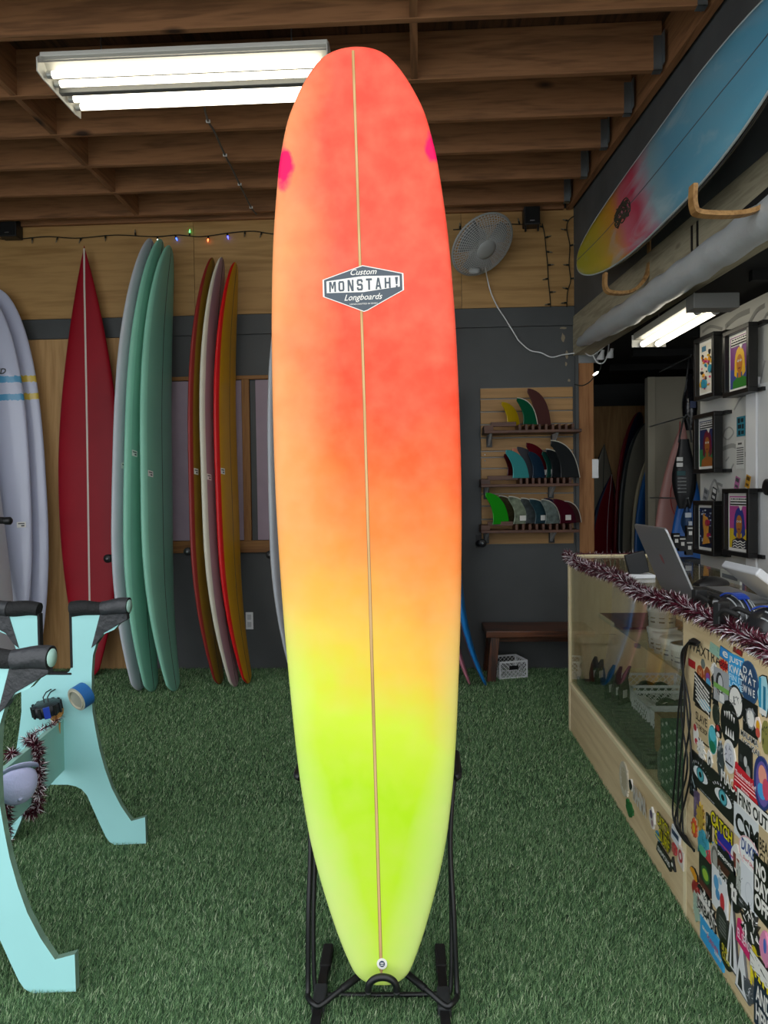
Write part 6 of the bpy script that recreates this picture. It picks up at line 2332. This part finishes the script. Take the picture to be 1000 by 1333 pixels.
for (X0, Y0, far) in ((XF, YF, True), (XN, YN, False)):
    M = basis(Vector((X0, Y0, .004)) - o_, (1, 0, 0), (0, 0, 1), (0, -1, 0))
    e = MB().prism(poly, .026, M, 0, 1).build('end_frame', [MINTP, MINTE], sw_)
    C0 = Vector((X0, Y0 - .013, 0)) - o_
    for s in (-1, 1):
        xa, xb = s * (half[4][0] - .004), s * (half[5][0] + .035)
        pts = [C0 + Vector((xa + (xb - xa) * t, 0, ztop + .018 + (.012 * t if far else .0) + .004 * math.sin(9 * t))) for t in np.linspace(0, 1, 14)]
        rr_ = [.034 + .003 * math.sin(7 * t + s) for t in np.linspace(0, 1, 14)]
        MB().tube(pts, rr_, 18).build('foam_pad', FOAM, sw_)
        # tape over the outer end and down the shoulder
        i0 = 7
        MB().tube(pts[i0:], [r + .003 for r in rr_[i0:]], 18).build('tape_wrap', TAPE, sw_)
        xa2 = xa + (xb - xa) * .52
        tri = [(xa2 * 1, ztop + .0), (s * (half[5][0] + .03), ztop + .008), (s * (half[6][0] + .03), ztop - .028), (s * (half[8][0] + .004), ztop - .09), (s * (half[9][0] + .002), ztop - .14), (s * half[10][0] - s * .006, ztop - .16)]
        if s < 0:
            tri = tri[::-1]
        MB().prism(tri, .034, basis(Vector((X0, Y0 + .004, .0)) - o_, (1, 0, 0), (0, 0, 1), (0, -1, 0))).build('tape_flap', TAPE, sw_, .002)
        # end of the foam tube torn open
        MB().lathe([(.030, 0), (.030, .004), (.0, .005)], 16, basis(pts[-1] + Vector((s * .001, 0, 0)), (0, 1, 0), (0, 0, 1), (s, 0, 0))).build('foam_end', mat('pale_mint_foam', 'b4e0d4', .7), sw_)
        MB().box(C0 + Vector((min(s * half[4][0], s * (half[4][0] - .012)), -.016, half[3][1] + .0)), C0 + Vector((max(s * half[4][0], s * (half[4][0] - .012)), .016, ztop))).build('slot_padding', FOAM, sw_, .003)
    MB().box(C0 + Vector((-half[3][0], -.016, half[0][1] - .001)), C0 + Vector((half[3][0], .016, half[0][1] + .010))).build('slot_padding', FOAM, sw_, .004)
# board joining the two ends
pa, pb = Vector((XF + .02, YF - .026, .475)) - o_, Vector((XN - .005, YN + .0, .475)) - o_
MB().bar(pa, pb, .235, .02, (1, 0, 0)).build('joining_board', mat('mint_joining_board', '8fc4b8', .5, var=.04), sw_)
MB().bar(pa + Vector((0, 0, .1176)), pb + Vector((0, 0, .1176)), .003, .0205, (1, 0, 0)).build('board_edge', mat('mint_edge', 'a9d8cc', .5), sw_)

# tinsel wound round the joining board
J = lambda t: o_ + pa.lerp(pb, t)
cj = J(.40)
tp = smooth_path([J(.02) + Vector((0, 0, .14)), J(.10) + Vector((0, 0, .13)), J(.22) + Vector((-.02, 0, .135)), J(.34) + Vector((-.015, 0, .14)), J(.36) + Vector((.025, -.0, .12)), J(.37) + Vector((.04, 0, .05)), J(.38) + Vector((.04, 0, -.06)), J(.39) + Vector((.03, 0, -.135)), J(.40) + Vector((-.01, 0, -.14)),
                  J(.42) + Vector((-.035, 0, -.05)), J(.44) + Vector((-.035, 0, .06)), J(.5) + Vector((-.02, 0, .14))], 6)
tag(tinsel_mesh(tp[18:], 2600, .034, .042, 9).build('tinsel_garland', TM), 'maroon tinsel wound round the mint joining board', 'tinsel')
tag(tinsel_mesh(tp[:18], 260, .02, .03, 10).build('tinsel_garland', TM), 'thin tinsel strand near the small plywood offcut', 'tinsel')
tp = smooth_path([J(.66) + Vector((.03, 0, .06)), J(.68) + Vector((.035, 0, -.03)), J(.69) + Vector((.03, 0, -.13)), J(.70) + Vector((0, 0, -.17))], 6)
tag(tinsel_mesh(tp, 900, .03, .04, 11).build('tinsel_garland', TM), 'maroon tinsel tail hanging below the pale cap', 'tinsel')

# pale cap hung over the board
cp_ = J(.65) + Vector((.065, 0, .07))
cap = thing('baseball_cap', cp_, 'pale lavender cloth cap hung on the mint joining board', 'cap')
vs_, fs = [], []
n, k = 9, 20
Mc = basis((0, 0, 0), (.35, -.9, .25), (.25, .3, .92), (-.9, -.25, .3))
zc_ = Vector((.5, -.6, -.62)).normalized()
xc_ = Vector((0, 0, -1))
xc_ = (xc_ - zc_ * xc_.dot(zc_)).normalized()
Mc = basis((0, 0, 0), xc_, zc_.cross(xc_), zc_)
for i in range(n + 1):
    ph = PI / 2 * i / n
    for j in range(k):
        a = 2 * PI * j / k
        r = math.cos(ph) ** .8 if i < n else .001
        vs_.append((.09 * r * math.cos(a), .075 * r * math.sin(a) * (1 + .04 * math.sin(3 * a)), .075 * math.sin(ph) - .01))
for i in range(n):
    for j in range(k):
        fs.append((i * k + j, i * k + (j + 1) % k, (i + 1) * k + (j + 1) % k, (i + 1) * k + j))
CAPM = mat('lavender_cloth', 'c6caf0', .8, bump=.3, bscale=90, var=.05)
o2 = MB().add(vs_, fs, 0, True, Mc).build('crown', CAPM, cap)
o2.modifiers.new('thickness', 'SOLIDIFY').thickness = .003
br = [(.06 * math.cos(a) * 1.0 - .06, .073 * math.sin(a), -.012 - .02 * math.cos(a)) for a in np.linspace(PI / 2, 3 * PI / 2, 12)]
br2 = [(p[0] * 1.3 - .012, p[1] * .9, p[2] + .012) for p in br]
o2 = MB().add(br + br2, [(i, i + 1, 13 + i, 12 + i) for i in range(11)], 0, True, Mc).build('brim', CAPM, cap)
o2.modifiers.new('thickness', 'SOLIDIFY').thickness = .004
MB().lathe([(0.008, 0), (.006, .005), (0, .006)], 10, Mc @ Matrix.Translation((0, 0, .064))).build('button', CAPM, cap)

# tape roll hung on the far end frame
c = at_depth(105, 907, YF - .075)
rl = thing('tape_roll', c, 'roll of blue masking tape hanging on the mint end frame', 'tape roll')
ax = Vector((-.42, -.80, -.28)).normalized()
xx = Vector((1, 0, 0))
xx = (xx - ax * xx.dot(ax)).normalized()
Mr = basis((0, 0, 0), xx, ax.cross(xx), ax)
MB().lathe([(.046, -.03), (.056, -.03), (.056, .022), (.046, .022), (.046, -.03)], 32, Mr, 0, False).build('tape', mat('blue_tape', '2466a8', .5), rl)
MB().lathe([(.0415, -.031), (.0465, -.031), (.0465, .03), (.0415, .03), (.0415, -.031)], 32, Mr, 0, False).build('core', mat('tape_core', 'b5b09c', .7), rl)
MB().lathe([(.046, .0225), (.0555, .0225), (.0555, .0245), (.046, .0245), (.046, .0225)], 32, Mr, 0, False).build('tape_side', mat('tape_side', 'a9ab9c', .6), rl)
MB().tube([(0.0, .06, .037), (0.0, -.01, .037)], .006, 8).build('peg', BLACK, rl)

# black puck-shaped pouch on a wire hook
c = at_depth(61, 922, YF - .09)
pk = thing('zip_pouch', c, 'round black and blue zip pouch hanging from wire hooks', 'pouch')
Mp = basis((0, 0, 0), (1, 0, .1), (0, 1, .15), (-.1, -.15, 1))
MB().lathe([(0, -.028), (.05, -.028), (.06, -.02), (.062, 0), (.06, .02), (.05, .027), (0, .028)], 26, Mp).build('pouch_body', mat('pouch_black', '1f2126', .4, bump=.3, bscale=60), pk)
mb = MB()
for k in range(12):
    a = 2 * PI * k / 12
    mb.box((.060, -.006, -.024), (.066, .006, .024), 0, Mp @ Matrix.Rotation(a, 4, 'Z'))
mb.build('ribbing', BLACK, pk)
MB().box((.058, -.012, -.026), (.0675, .014, .026), 0, Mp @ Matrix.Rotation(-1.1, 4, 'Z')).build('blue_tab', mat('tab_blue', '1f3fa8', .4), pk)
for dx in (-.012, .008):
    MB().tube([(dx, 0, .026), (dx - .004, 0, .05), (dx, .02, .068), (dx, .078, .07)], .003, 6).build('wire_hook', BLACK, pk)

# small plywood offcut resting on the joining board
c = J(.03) + Vector((.0, -.01, .118))
of = thing('plywood_offcut', c, 'small orange plywood offcut standing on the joining board end', 'offcut')
MB().prism([(-.02, -.0), (.0, -.0), (.028, .04), (.03, .065), (-.03, .055), (-.028, .02)], .014, basis((0, 0, 0), (1, 0, 0), (0, 0, 1), (0, -1, 0))).build('offcut_face', wood('offcut_wood', 'c8924c', 'a87434', 'Z', 3, .6, knots=False), of)
MB().prism([(-.004, .0), (.008, .0), (.006, -.05)], .004, basis((0.012, -.014, 0.002), (1, 0, 0), (0, 0, 1), (0, -1, 0))).build('split_sliver', wood('offcut_wood', 'c8924c', 'a87434', 'Z', 3, .6, knots=False), of)
